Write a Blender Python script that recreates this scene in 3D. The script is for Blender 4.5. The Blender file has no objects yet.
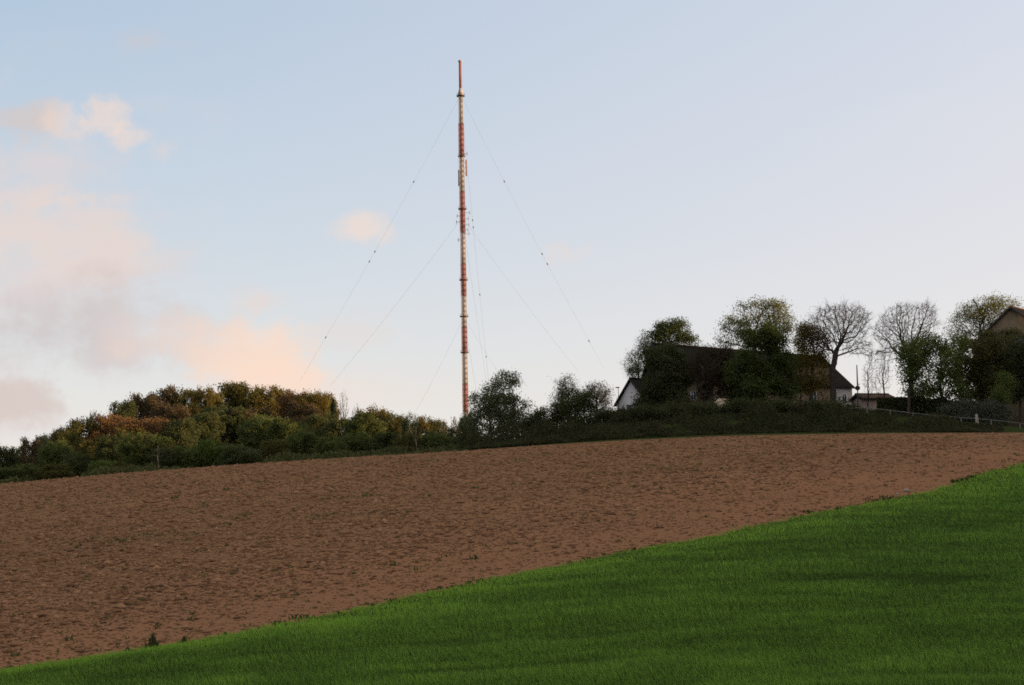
import bpy, math, numpy as np
from mathutils import Matrix, Vector

rng = np.random.default_rng(11)
sc = bpy.context.scene
COL = sc.collection
R = math.radians

# ------------------------------------------------------------------ camera
F = 1728.0
PITCH = math.atan((560 - 342.5) / F)
ROLL = R(1.1)
EYE = Vector((0.0, 0.0, 3.0))
cam = bpy.data.cameras.new('camera')
cam.sensor_width = 36.0
cam.lens = 36.0 * F / 1024
cam.clip_start = 0.1
cam.clip_end = 20000
cam_o = bpy.data.objects.new('camera', cam)
COL.objects.link(cam_o)
CM = Matrix.Rotation(math.pi / 2 + PITCH, 4, 'X') @ Matrix.Rotation(-ROLL, 4, 'Z')
cam_o.matrix_world = Matrix.Translation(EYE) @ CM
sc.camera = cam_o
CM3 = np.array(CM.to_3x3())


def ray(px, py):
    d = CM3 @ np.array([(px - 512) / F, -(py - 342.5) / F, -1.0])
    return d


def st(px, py):
    d = ray(px, py)
    return d[0] / d[1], d[2] / d[1]


def at(px, py, Y):
    d = ray(px, py)
    k = Y / d[1]
    return np.array([d[0] * k, Y, EYE.z + d[2] * k])


def sm(a, b, x):
    t = np.clip((x - a) / (b - a), 0, 1)
    return t * t * (3 - 2 * t)


# ------------------------------------------------------------------ value noise (numpy)
_perm = np.random.default_rng(5).random((256, 256))


def vnoise(x, y):
    xi = np.floor(x).astype(int)
    yi = np.floor(y).astype(int)
    fx = x - xi
    fy = y - yi
    fx = fx * fx * (3 - 2 * fx)
    fy = fy * fy * (3 - 2 * fy)
    a = _perm[xi & 255, yi & 255]
    b = _perm[(xi + 1) & 255, yi & 255]
    c = _perm[xi & 255, (yi + 1) & 255]
    d = _perm[(xi + 1) & 255, (yi + 1) & 255]
    return (a * (1 - fx) + b * fx) * (1 - fy) + (c * (1 - fx) + d * fx) * fy - 0.5


def fbm(x, y, o=4):
    s = 0
    for k in range(o):
        s = s + vnoise(x * 2 ** k + 17 * k, y * 2 ** k + 31 * k) / 2 ** k
    return s


# ------------------------------------------------------------------ terrain
DC, A = 222.0, 10.0


def curve(pts):
    sv = np.array([st(*p) for p in pts])
    g = np.linspace(-0.6, 0.6, 1201)
    v = np.interp(g, sv[:, 0], sv[:, 1])
    k = np.hanning(45)
    k /= k.sum()
    v = np.convolve(np.pad(v, 22, mode='edge'), k, mode='valid')
    return lambda s: np.interp(s, g, v)


crest = curve([(-150, 498), (0, 484), (120, 473.5), (240, 464.5), (360, 457), (480, 450), (560, 444.5),
               (640, 440), (740, 436), (860, 434), (1024, 433), (1150, 434)])
banktop = curve([(440, 452), (480, 445), (520, 439), (560, 431), (620, 420), (700, 414), (780, 411), (860, 412.5),
                 (913, 416.5), (960, 422), (1020, 428.5), (1100, 433)])
mid300 = curve([(-150, 506), (0, 491), (120, 480), (240, 470), (360, 463), (480, 457), (640, 452), (1024, 445)])
hill520 = curve([(-150, 505), (0, 492), (60, 482), (110, 462), (150, 445), (220, 436), (300, 439), (345, 452),
                 (400, 463), (460, 470), (640, 475), (1024, 475)])
S_B0, S_B1 = st(452, 450)[0], st(485, 450)[0]


def ground(x, y):
    x = np.asarray(x, float)
    y = np.asarray(y, float)
    yy = np.maximum(y, 1.0)
    s = np.clip(x / yy, -0.6, 0.6)
    tc = crest(s)
    T = tc + 2 * A / DC
    yf = np.clip(y, 0, 232)
    zf = T * yf - A - A * yf * yf / DC ** 2
    zf = np.where(y < 38, -1.7 + (zf + 1.7) * sm(2, 38, y), zf)
    # left: dips behind the crest, then climbs to the wooded hill
    yl = np.clip(y, 222, 540)
    tl = np.where(yl < 300, tc + (mid300(s) - tc) * (yl - 222) / 78, mid300(s) + (hill520(s) - mid300(s)) * sm(300, 520, yl))
    zl = tl * yl * (1 - sm(580, 1500, y))
    # right: scrubby bank and the yard behind it
    z224 = T * 226 - A - A * 226 ** 2 / DC ** 2
    zt = banktop(s) * 242
    zr = z224 + (zt - z224) * sm(224, 243, y) + 0.03 * np.clip(y - 243, 0, 70)
    zr = zr * (1 - sm(330, 1100, y))
    w = sm(S_B0, S_B1, s)
    zb = zl * (1 - w) + zr * w
    z = np.where(y < 222, zf, np.where(y > 226, zb, zf + (zb - zf) * (y - 222) / 4))
    # unseen rise added right of the view, its height shaped to shade field and farm
    u = x - (0.40 * np.maximum(y, 0) + 40)
    wr = sm(0, 230, u) * (1 - sm(700, 1300, x)) * sm(-500, -150, y) * (1 - sm(520, 900, y))
    z = z + (SHADE_RIDGE - z) * wr
    return z + EYE.z


SHADE_RIDGE = 51.0


def gz(x, y):
    return float(ground(np.array([x]), np.array([y]))[0])


def foot(px, Y):
    s = st(px, 430)[0]
    x = s * Y
    return np.array([x, Y, gz(x, Y)])


# field boundary in plan, traced on the slope
def hit(px, py):
    s, t = st(px, py)
    ys = np.linspace(30, 224, 4000)
    d = (ground(s * ys, ys) - EYE.z) - t * ys
    i = np.argmax(d > 0) if (d > 0).any() else np.argmax(d)
    return s * ys[i], ys[i]


BP = [hit(*p) for p in [(0, 670), (156, 647), (250, 629), (390, 601), (500, 578.6), (690, 539), (770, 522.5), (849, 506.5), (895, 498), (938, 488.5), (982, 476), (1024, 462.5)]]
BP = np.array(BP)
d0 = (BP[1] - BP[0]) / (BP[1, 1] - BP[0, 1])
d1 = (BP[-1] - BP[-3]) / (BP[-1, 1] - BP[-3, 1])
BY = np.concatenate([[BP[0, 1] - 40], BP[:, 1], [BP[-1, 1] + 60]])
BX = np.concatenate([[BP[0, 0] - 40 * d0[0]], BP[:, 0], [BP[-1, 0] + 60 * d1[0]]])
print('boundary', np.round(BP, 1).tolist())


def bx(y):
    return np.interp(y, BY, BX)


def EDGE(y):
    """raggedness of the boundary"""
    return (1 - 0.85 * sm(70, 150, y)) * (0.7 * vnoise(y * 0.55, y * 0 + 3) + 0.5 * vnoise(y * 2.1, y * 0 + 9) + 0.9 * vnoise(y * 0.12, y * 0 + 21))


# ------------------------------------------------------------------ mesh + tagging helpers
def mesh_np(name, V, faces, mat=None, smooth=False, col=None):
    """faces: (n,k) int array or list of such arrays"""
    me = bpy.data.meshes.new(name)
    V = np.asarray(V, np.float32)
    if not isinstance(faces, list):
        faces = [faces]
    faces = [np.asarray(f, np.int32) for f in faces if len(f)]
    nl = sum(f.size for f in faces)
    nf = sum(len(f) for f in faces)
    me.vertices.add(len(V))
    me.vertices.foreach_set('co', V.ravel())
    me.loops.add(nl)
    me.loops.foreach_set('vertex_index', np.concatenate([f.ravel() for f in faces]))
    me.polygons.add(nf)
    tot = np.concatenate([np.full(len(f), f.shape[1], np.int32) for f in faces])
    start = np.concatenate([[0], np.cumsum(tot)[:-1]]).astype(np.int32)
    me.polygons.foreach_set('loop_start', start)
    me.polygons.foreach_set('loop_total', tot)
    if smooth:
        me.polygons.foreach_set('use_smooth', np.ones(nf, bool))
    me.update(calc_edges=True)
    if col is not None:
        a = me.color_attributes.new('tone', 'FLOAT_COLOR', 'POINT')
        c = np.ones((len(V), 4), np.float32)
        c[:, 0] = col
        a.data.foreach_set('color', c.ravel())
    if mat:
        me.materials.append(mat)
    return me


def link(name, me, parent=None, label=None):
    o = bpy.data.objects.new(name, me)
    COL.objects.link(o)
    if parent is not None:
        o.parent = parent
    if label:
        o['label'] = label
    return o


def thing(name, loc, label, cat, group=None, rotz=0.0):
    o = bpy.data.objects.new(name, None)
    COL.objects.link(o)
    o.location = loc
    o.rotation_euler = (0, 0, rotz)
    o.empty_display_size = 0.5
    o['label'] = label
    o['category'] = cat
    if group:
        o['group'] = group
    return o


def tag(o, label, cat, group=None, kind=None):
    o['label'] = label
    o['category'] = cat
    if group:
        o['group'] = group
    if kind:
        o['kind'] = kind
    return o


class MB:
    """collects boxes, tubes and polygons in one mesh"""

    def __init__(s):
        s.V, s.Q, s.T, s.n, s.P = [], [], [], 0, []

    def add(s, v, q=(), t=()):
        v = np.asarray(v, float)
        s.V.append(v)
        if len(q):
            s.Q.append(np.asarray(q) + s.n)
        if len(t):
            s.T.append(np.asarray(t) + s.n)
        s.n += len(v)

    def box(s, a, b, M=None):
        x0, y0, z0 = a
        x1, y1, z1 = b
        v = np.array([[x0, y0, z0], [x1, y0, z0], [x1, y1, z0], [x0, y1, z0], [x0, y0, z1], [x1, y0, z1], [x1, y1, z1], [x0, y1, z1]], float)
        if M is not None:
            v = v @ np.array(M.to_3x3()).T + np.array(M.translation)
        s.add(v, [[0, 3, 2, 1], [4, 5, 6, 7], [0, 1, 5, 4], [1, 2, 6, 5], [2, 3, 7, 6], [3, 0, 4, 7]])

    def tube(s, p0, p1, r0, r1=None, n=8, cap=True):
        r1 = r0 if r1 is None else r1
        p0, p1 = np.asarray(p0, float), np.asarray(p1, float)
        d = p1 - p0
        d = d / (np.linalg.norm(d) + 1e-9)
        u = np.cross(d, [0, 0, 1.0] if abs(d[2]) < .9 else [1.0, 0, 0])
        u /= np.linalg.norm(u)
        w = np.cross(d, u)
        a = np.arange(n) * 2 * math.pi / n
        ring = np.cos(a)[:, None] * u + np.sin(a)[:, None] * w
        v = np.concatenate([p0 + ring * r0, p1 + ring * r1, [p0], [p1]])
        i = np.arange(n)
        j = (i + 1) % n
        q = np.stack([i, j, n + j, n + i], 1)
        t = np.concatenate([np.stack([j, i, np.full(n, 2 * n)], 1), np.stack([n + i, n + j, np.full(n, 2 * n + 1)], 1)]) if cap else []
        s.add(v, q, t)

    def prism(s, poly, ext, M=None):
        """poly: list of 3d points (planar), extruded by vector ext"""
        p = np.asarray(poly, float)
        n = len(p)
        v = np.concatenate([p, p + np.asarray(ext, float)])
        if M is not None:
            v = v @ np.array(M.to_3x3()).T + np.array(M.translation)
        i = np.arange(n)
        j = (i + 1) % n
        s.P.append(([list(range(n))[::-1], list(range(n, 2 * n))], s.n))
        s.add(v, np.stack([i, j, n + j, n + i], 1))

    def mesh(s, name, mat, smooth=False):
        fs = []
        if s.Q:
            fs.append(np.concatenate(s.Q))
        if s.T:
            fs.append(np.concatenate(s.T))
        for polys, off in s.P:
            for p in polys:
                fs.append(np.array([p]) + off)
        return mesh_np(name, np.concatenate(s.V), fs, mat, smooth)


# ------------------------------------------------------------------ materials
SPEC = 0.0


def newmat(name):
    m = bpy.data.materials.new(name)
    m.use_nodes = True
    nt = m.node_tree
    b = nt.nodes['Principled BSDF']
    b.inputs['Roughness'].default_value = 0.85
    b.inputs['Specular IOR Level'].default_value = SPEC
    return m, nt, b


def N(nt, typ, **kw):
    n = nt.nodes.new(typ)
    for k, v in kw.items():
        if k in ('inp',):
            for a, b in v.items():
                n.inputs[a].default_value = b
        else:
            setattr(n, k, v)
    return n


def ramp(nt, fac, stops):
    r = nt.nodes.new('ShaderNodeValToRGB')
    e = r.color_ramp.elements
    while len(e) < len(stops):
        e.new(0.5)
    for i, (p, c) in enumerate(stops):
        e[i].position = p
        e[i].color = (*c, 1) if len(c) == 3 else c
    nt.links.new(fac, r.inputs[0])
    return r.outputs[0]


def noise(nt, scale, detail=4, rough=0.55, vec=None, mapscale=None, rot=0.0):
    n = nt.nodes.new('ShaderNodeTexNoise')
    n.inputs['Scale'].default_value = scale
    n.inputs['Detail'].default_value = detail
    n.inputs['Roughness'].default_value = rough
    if vec is None:
        vec = nt.nodes.new('ShaderNodeTexCoord').outputs['Object']
    if mapscale:
        mp = nt.nodes.new('ShaderNodeMapping')
        mp.inputs['Scale'].default_value = mapscale
        mp.inputs['Rotation'].default_value = (0, 0, rot)
        nt.links.new(vec, mp.inputs['Vector'])
        vec = mp.outputs[0]
    nt.links.new(vec, n.inputs['Vector'])
    return n.outputs['Fac']


def mixc(nt, fac, a, b, mode='MIX'):
    m = nt.nodes.new('ShaderNodeMix')
    m.data_type = 'RGBA'
    m.blend_type = mode
    for sock, v in ((0, fac), (6, a), (7, b)):
        if hasattr(v, 'links'):
            nt.links.new(v, m.inputs[sock])
        elif isinstance(v, (int, float)):
            m.inputs[sock].default_value = v
        else:
            m.inputs[sock].default_value = (*v, 1)
    return m.outputs[2]


def mth(nt, op, a, b=None, c=None, clamp=False):
    m = nt.nodes.new('ShaderNodeMath')
    m.operation = op
    m.use_clamp = clamp
    for i, v in enumerate((a, b, c)):
        if v is None:
            continue
        if hasattr(v, 'links'):
            nt.links.new(v, m.inputs[i])
        else:
            m.inputs[i].default_value = v
    return m.outputs[0]


def simple(name, c, var=0.25, scale=3.0, rough=0.8, bump=0.0):
    m, nt, b = newmat(name)
    n = noise(nt, scale, 5, 0.6)
    lo = tuple(v * (1 - var) for v in c)
    hi = tuple(v * (1 + var) for v in c)
    nt.links.new(ramp(nt, n, [(0.3, lo), (0.7, hi)]), b.inputs['Base Color'])
    b.inputs['Roughness'].default_value = rough
    if bump:
        bm = N(nt, 'ShaderNodeBump', inp={'Strength': bump, 'Distance': 0.05})
        nt.links.new(n, bm.inputs['Height'])
        nt.links.new(bm.outputs[0], b.inputs['Normal'])
    return m


def leafmat(name, c1, c2, trans=0.35):
    """leaf faces vary from one to the next and from tree to tree"""
    m = bpy.data.materials.new(name)
    m.use_nodes = True
    nt = m.node_tree
    nt.nodes.remove(nt.nodes['Principled BSDF'])
    out = nt.nodes['Material Output']
    g = nt.nodes.new('ShaderNodeNewGeometry')
    oi = nt.nodes.new('ShaderNodeObjectInfo')
    cl = noise(nt, 0.35, 2, 0.5)
    f = mth(nt, 'ADD', mth(nt, 'MULTIPLY', g.outputs['Random Per Island'], 0.55), mth(nt, 'MULTIPLY', cl, 0.7))
    f = mth(nt, 'ADD', f, mth(nt, 'MULTIPLY', mth(nt, 'SUBTRACT', oi.outputs['Random'], 0.5), 0.3), clamp=True)
    col = ramp(nt, f, [(0.2, c1), (0.85, c2)])
    d = nt.nodes.new('ShaderNodeBsdfDiffuse')
    t = nt.nodes.new('ShaderNodeBsdfTranslucent')
    x = nt.nodes.new('ShaderNodeMixShader')
    x.inputs[0].default_value = trans
    nt.links.new(col, d.inputs[0])
    nt.links.new(col, t.inputs[0])
    nt.links.new(d.outputs[0], x.inputs[1])
    nt.links.new(t.outputs[0], x.inputs[2])
    nt.links.new(x.outputs[0], out.inputs[0])
    return m


M_bark = simple('bark', (0.07, 0.055, 0.042), 0.35, 2.0, 0.9)
M_barkpale = simple('pale_bark', (0.17, 0.14, 0.10), 0.4, 1.5, 0.9)
M_barkgrey = simple('grey_bark', (0.055, 0.046, 0.038), 0.3, 2.0, 0.9)
L_dark = leafmat('leaf_dark', (0.042, 0.047, 0.022), (0.095, 0.105, 0.045), 0.42)
L_mid = leafmat('leaf_mid', (0.046, 0.06, 0.02), (0.105, 0.132, 0.042), 0.44)
L_fresh = leafmat('leaf_fresh', (0.07, 0.092, 0.028), (0.155, 0.185, 0.055), 0.48)
L_olive = leafmat('leaf_olive', (0.07, 0.066, 0.026), (0.15, 0.138, 0.05), 0.42)
L_gold = leafmat('leaf_gold', (0.075, 0.062, 0.015), (0.17, 0.13, 0.028), 0.4)
L_copper = leafmat('leaf_copper', (0.075, 0.035, 0.02), (0.17, 0.075, 0.032))
L_brown = leafmat('leaf_brown', (0.04, 0.032, 0.02), (0.085, 0.06, 0.035))
L_spring = leafmat('leaf_spring', (0.09, 0.10, 0.026), (0.20, 0.20, 0.055), 0.5)
L_grey = leafmat('leaf_greygreen', (0.06, 0.07, 0.035), (0.13, 0.14, 0.075), 0.4)
L_pink = leafmat('leaf_blossom', (0.16, 0.12, 0.08), (0.30, 0.22, 0.15), 0.4)
L_hazel = leafmat('leaf_hazel', (0.07, 0.078, 0.036), (0.15, 0.165, 0.08), 0.48)
L_conifer = leafmat('leaf_conifer', (0.014, 0.022, 0.014), (0.032, 0.046, 0.026), 0.1)
L_blossom = leafmat('leaf_whitebloom', (0.04, 0.048, 0.026), (0.15, 0.15, 0.11), 0.4)
W_dark = leafmat('wood_leaf_dark', (0.05, 0.058, 0.023), (0.108, 0.12, 0.046), 0.42)
W_mid = leafmat('wood_leaf_mid', (0.06, 0.074, 0.024), (0.13, 0.152, 0.048), 0.42)
W_fresh = leafmat('wood_leaf_fresh', (0.08, 0.105, 0.026), (0.15, 0.19, 0.05), 0.44)
W_olive = leafmat('wood_leaf_olive', (0.062, 0.06, 0.021), (0.132, 0.12, 0.038), 0.4)
W_gold = leafmat('wood_leaf_gold', (0.09, 0.074, 0.022), (0.18, 0.142, 0.04), 0.42)
W_copper = leafmat('wood_leaf_copper', (0.12, 0.072, 0.034), (0.23, 0.135, 0.06), 0.4)
W_brown = leafmat('wood_leaf_brown', (0.072, 0.056, 0.032), (0.14, 0.104, 0.054), 0.38)

# ------------------------------------------------------------------ ground sheets
# soil
LF = np.polyfit(BP[:, 1], BP[:, 0], 1)


def edge_dist(nt):
    """metres from the field boundary (positive on the soil side)"""
    tc = nt.nodes.new('ShaderNodeTexCoord')
    sp = nt.nodes.new('ShaderNodeSeparateXYZ')
    nt.links.new(tc.outputs['Object'], sp.inputs[0])
    e = mth(nt, 'ADD', mth(nt, 'MULTIPLY', sp.outputs['Y'], float(LF[0])), float(LF[1]))
    return mth(nt, 'DIVIDE', mth(nt, 'SUBTRACT', e, sp.outputs['X']), float(math.sqrt(1 + LF[0] ** 2)))


TILL = -0.20  # tillage direction turned from the x axis
m_soil, nt, b = newmat('ploughed_soil')
n1 = noise(nt, 2.4, 6, 0.7, mapscale=(0.45, 1.2, 1), rot=TILL)
n2 = noise(nt, 6.0, 5, 0.7)
n3 = noise(nt, 0.05, 3, 0.5)
n4 = noise(nt, 0.5, 5, 0.65, mapscale=(0.25, 1.0, 1), rot=TILL)
c = ramp(nt, n2, [(0.25, (0.185, 0.098, 0.051)), (0.5, (0.27, 0.145, 0.075)), (0.78, (0.37, 0.20, 0.108))])
c = mixc(nt, ramp(nt, n1, [(0.35, (0.26,) * 3), (0.62, (0, 0, 0))]), c, (0.12, 0.072, 0.038))
ed = edge_dist(nt)
head = ramp(nt, mth(nt, 'DIVIDE', mth(nt, 'ADD', ed, mth(nt, 'MULTIPLY', mth(nt, 'SUBTRACT', n4, 0.5), 14.0)), 26.0, clamp=True), [(0.25, (1, 1, 1)), (0.9, (0, 0, 0))])
c = mixc(nt, mth(nt, 'MULTIPLY', head, 0.42), c, (0.335, 0.158, 0.08))
weed = mth(nt, 'MULTIPLY', ramp(nt, n4, [(0.48, (0, 0, 0)), (0.72, (1, 1, 1))]), mth(nt, 'SUBTRACT', 1.0, head))
c = mixc(nt, mth(nt, 'MULTIPLY', weed, 0.45), c, (0.115, 0.088, 0.035))
c = mixc(nt, ramp(nt, n3, [(0.3, (0.25,) * 3), (0.7, (0, 0, 0))]), c, (0.10, 0.062, 0.04))
nt.links.new(c, b.inputs['Base Color'])
b.inputs['Roughness'].default_value = 0.95
bm = N(nt, 'ShaderNodeBump', inp={'Strength': 0.55, 'Distance': 0.06})
nt.links.new(mth(nt, 'ADD', n1, mth(nt, 'MULTIPLY', n2, 0.5)), bm.inputs['Height'])
nt.links.new(bm.outputs[0], b.inputs['Normal'])

m_turf, nt, b = newmat('cereal_ground')
n1 = noise(nt, 3.0, 5, 0.7)
n2 = noise(nt, 0.35, 4, 0.6, mapscale=(0.18, 1.0, 1))
c = ramp(nt, n1, [(0.3, (0.035, 0.055, 0.012)), (0.7, (0.07, 0.105, 0.02))])
c = mixc(nt, ramp(nt, n2, [(0.4, (0.5,) * 3), (0.65, (0, 0, 0))]), c, (0.03, 0.045, 0.012))
nt.links.new(c, b.inputs['Base Color'])
b.inputs['Roughness'].default_value = 0.95

m_hill, nt, b = newmat('rough_hillside')
n1 = noise(nt, 1.2, 5, 0.7)
n2 = noise(nt, 0.12, 3, 0.6)
c = ramp(nt, n1, [(0.3, (0.022, 0.032, 0.010)), (0.7, (0.05, 0.068, 0.02))])
c = mixc(nt, ramp(nt, n2, [(0.45, (0,) * 3), (0.65, (0.6,) * 3)]), c, (0.05, 0.042, 0.02))
nt.links.new(c, b.inputs['Base Color'])

ncol = 1420
s_g = np.concatenate([np.linspace(-0.66, -0.42, 140)[:-1], np.linspace(-0.42, 0.42, 1142), np.linspace(0.42, 0.66, 140)[1:]])
yt = np.linspace(30, 224, 6000)
tt = A * (1 / yt + yt / DC ** 2)
dens = np.abs(np.gradient(tt, yt)) * F / 0.85 + 0.9
cum = np.cumsum(dens * (yt[1] - yt[0]))
nrow = int(cum[-1])
y_g = np.interp(np.linspace(cum[0], cum[-1], nrow), cum, yt)
SX, YY = np.meshgrid(s_g, y_g)
XX = SX * YY
ZZ = ground(XX, YY)
side = bx(YY) + EDGE(YY) - XX   # >0 soil
fade_in = sm(0, 1.5, side)
far = sm(222, 205, YY)
rough = 0.04 * fbm(XX * 2.6, YY * 2.6, 2) + 0.05 * vnoise((XX * 0.2 + YY) * 2.2, XX * 0.12) + 0.05 * vnoise(XX * 5, YY * 5)
head_w = sm(2, 14, side)
ZZ = ZZ + np.where(side > 0, rough * fade_in * far * (0.35 + 0.65 * head_w), 0)
ripple = 0.16 * fbm(XX * 0.035 + 3, YY * 0.16, 3) + 0.10 * vnoise(XX * 0.12, YY * 0.7)
ZZ = ZZ + np.where(side < 0, ripple * sm(0, -3, side) * far * (1 - 0.75 * sm(65, 115, YY)), 0)
ZZ = ZZ + 0.10 * fbm(XX * 0.03, YY * 0.03 + 40, 2) * far
Vg = np.stack([XX, YY, ZZ], -1).reshape(-1, 3)
idx = np.arange(nrow * ncol).reshape(nrow, ncol)
Q = np.stack([idx[:-1, :-1], idx[:-1, 1:], idx[1:, 1:], idx[1:, :-1]], -1).reshape(-1, 4)
cs = side.ravel()[Q].mean(1)


def submesh(name, keep, mat):
    q = Q[keep]
    u, inv = np.unique(q, return_inverse=True)
    o = link(name, mesh_np(name, Vg[u], inv.reshape(-1, 4), mat, True))
    o['kind'] = 'structure'
    o['label'] = {'ploughed_field': 'reddish brown ploughed field rising to the crest', 'grass_field': 'green field of young cereal in the foreground'}[name]
    return o


submesh('ploughed_field', cs > 0, m_soil)
submesh('grass_field', cs <= 0, m_turf)

# fast lookup of the detailed surface for things that sit on it


def surf(x, y):
    s = np.asarray(x) / np.asarray(y)
    fi = np.interp(y, y_g, np.arange(nrow))
    fj = np.interp(s, s_g, np.arange(ncol))
    i = np.clip(fi.astype(int), 0, nrow - 2)
    j = np.clip(fj.astype(int), 0, ncol - 2)
    a, bb = fi - i, fj - j
    return (ZZ[i, j] * (1 - a) * (1 - bb) + ZZ[i + 1, j] * a * (1 - bb) + ZZ[i, j + 1] * (1 - a) * bb + ZZ[i + 1, j + 1] * a * bb)


# wide sheet to the horizon
def axis(parts):
    return np.unique(np.concatenate([np.arange(*p) for p in parts]))


xo = axis([(-9000, -1000, 800), (-1000, -220, 30), (-220, 220, 2.0), (220, 1000, 25), (1000, 9001, 800)])
yo = axis([(-9000, -600, 700), (-600, 0, 40), (0, 216, 4), (216, 250, 1.0), (250, 340, 3), (340, 700, 9), (700, 1600, 40), (1600, 14001, 800)])
XO, YO = np.meshgrid(xo, yo)
ZO = ground(XO, YO)
inside = (np.abs(XO) < 0.64 * np.maximum(YO, 0)) & (YO > 34)
ZO = ZO - np.where(inside, 0.9 * sm(226, 222, YO), 0)
ZO += np.where((YO > 226) & (YO < 600), 0.35 * fbm(XO * 0.3, YO * 0.3, 3) * sm(226, 232, YO), 0)
ix = np.arange(XO.size).reshape(XO.shape)
QO = np.stack([ix[:-1, :-1], ix[:-1, 1:], ix[1:, 1:], ix[1:, :-1]], -1).reshape(-1, 4)
o = link('hillside', mesh_np('hillside', np.stack([XO, YO, ZO], -1).reshape(-1, 3), QO, m_hill, True))
o['kind'] = 'structure'
o['label'] = 'dark rough ground of the hill behind the field'

# ------------------------------------------------------------------ grass, clods, weeds
m_grass = bpy.data.materials.new('cereal_blades')
m_grass.use_nodes = True
nt = m_grass.node_tree
nt.nodes.remove(nt.nodes['Principled BSDF'])
at_ = nt.nodes.new('ShaderNodeAttribute')
at_.attribute_name = 'tone'
g = nt.nodes.new('ShaderNodeNewGeometry')
sp = nt.nodes.new('ShaderNodeSeparateColor')
nt.links.new(at_.outputs['Color'], sp.inputs[0])
f = mth(nt, 'ADD', sp.outputs[0], mth(nt, 'MULTIPLY', mth(nt, 'SUBTRACT', g.outputs['Random Per Island'], 0.5), 0.6), clamp=True)
col = ramp(nt, f, [(0.0, (0.035, 0.068, 0.017)), (0.5, (0.124, 0.22, 0.039)), (1.0, (0.25, 0.41, 0.055))])
d = nt.nodes.new('ShaderNodeBsdfDiffuse')
t = nt.nodes.new('ShaderNodeBsdfTranslucent')
x = nt.nodes.new('ShaderNodeMixShader')
x.inputs[0].default_value = 0.4
nt.links.new(col, d.inputs[0])
nt.links.new(col, t.inputs[0])
nt.links.new(d.outputs[0], x.inputs[1])
nt.links.new(t.outputs[0], x.inputs[2])
nt.links.new(x.outputs[0], nt.nodes['Material Output'].inputs[0])


def sample_rows(n, power=1.0, lo=38, hi=221):
    m = (yt > lo) & (yt < hi)
    p = (np.abs(np.gradient(tt, yt))[m] + 4e-5) ** power
    cdf = np.cumsum(p)
    return np.interp(rng.random(n) * cdf[-1], cdf, yt[m])


def blades(base, h, w, lean, tone):
    n = len(base)
    a = rng.random(n) * 2 * math.pi
    da = np.stack([np.cos(a), np.sin(a), np.zeros(n)], 1) * (w / 2)[:, None]
    mid = base + lean * 0.35 + np.stack([np.zeros(n), np.zeros(n), h * 0.6], 1)
    tip = base + lean + np.stack([np.zeros(n), np.zeros(n), h], 1)
    V = np.stack([base - da, base + da, mid + da * 0.7, mid - da * 0.7, tip], 1).reshape(-1, 3)
    k = np.arange(n)[:, None] * 5
    return V, (k + np.array([[0, 1, 2, 3]])), (k + np.array([[3, 2, 4]])), np.repeat(tone, 5)


n = 900000
y = sample_rows(n, 0.9)
s = np.where(rng.random(n) < 0.8, rng.uniform(-0.40, 0.40, n), rng.uniform(0.40, 0.64, n))
xx = s * y
sd = bx(y) + EDGE(y) - xx
k = sd < 0.1 + 0.5 * rng.random(n) ** 3
y, xx, sd = y[k], xx[k], sd[k]
n = len(y)
wave = fbm(xx * 0.05 + 9, y * 0.23, 3)
fine = fbm(xx * 0.5, y * 1.4 + 70, 2)
strip = sm(0.10, 0.0, np.abs(fbm(xx * 0.045 + 50, y * 0.42 + 0.35 * vnoise(xx * 0.3, y * 0.3) + 11, 2))) * sm(-0.05, 0.25, fbm(xx * 0.11 + 5, y * 0.25, 3)) * sm(-6, -14, sd + 6 * wave)
h = 0.17 * (1 + 0.55 * wave + 0.35 * fine) * (1 - 0.4 * strip) * rng.uniform(0.6, 1.25, n)
h *= 0.6 + 0.4 * sm(0, -4, sd)
w = np.clip(y / F * 0.95, 0.018, 0.09) * rng.uniform(0.6, 1.2, n)
la = 2.6 + 2.0 * fbm(xx * 0.08, y * 0.2 + 30, 2) + rng.normal(0, 0.7, n)
lm = h * rng.uniform(0.1, 0.75, n)
lean = np.stack([np.cos(la) * lm, np.sin(la) * lm, np.zeros(n)], 1)
tone = 0.41 + 0.17 * wave + 0.32 * fine - 0.26 * strip + 0.38 * sm(-7, -0.5, sd + 2.0 * fine) + 0.10 * sm(60, 170, y) + 0.14 * sm(80, 45, y)
V, q, t3, cl = blades(np.stack([xx, y, surf(xx, y) - 0.01], 1), h, w, lean, tone)
o = link('cereal_grass', mesh_np('cereal_grass', V, [q, t3], m_grass, False, cl))
tag(o, 'short bright green cereal blades covering the foreground field', 'grass', kind='stuff')

# clods
m_clod, nt, b = newmat('soil_clod')
g = nt.nodes.new('ShaderNodeNewGeometry')
nt.links.new(ramp(nt, g.outputs['Random Per Island'], [(0.0, (0.15, 0.078, 0.042)), (0.6, (0.24, 0.127, 0.067)), (1.0, (0.36, 0.20, 0.11))]), b.inputs['Base Color'])
b.inputs['Roughness'].default_value = 0.95
OV = np.array([[1, 0, 0], [-1, 0, 0], [0, 1, 0], [0, -1, 0], [0, 0, 1], [0, 0, -0.6]], float)
OT = np.array([[0, 2, 4], [2, 1, 4], [1, 3, 4], [3, 0, 4], [2, 0, 5], [1, 2, 5], [3, 1, 5], [0, 3, 5]])
n = 230000
y = sample_rows(n, 0.8)
xx = rng.uniform(-0.40, 0.40, n) * y
sd = bx(y) - xx
dn = 0.55 + 0.45 * sm(3, 16, sd) + 0.5 * fbm(xx * 0.15, y * 0.5, 3)
k = (sd > 0.1) & (rng.random(n) < dn)
y, xx, sd = y[k], xx[k], sd[k]
n = len(y)
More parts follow.
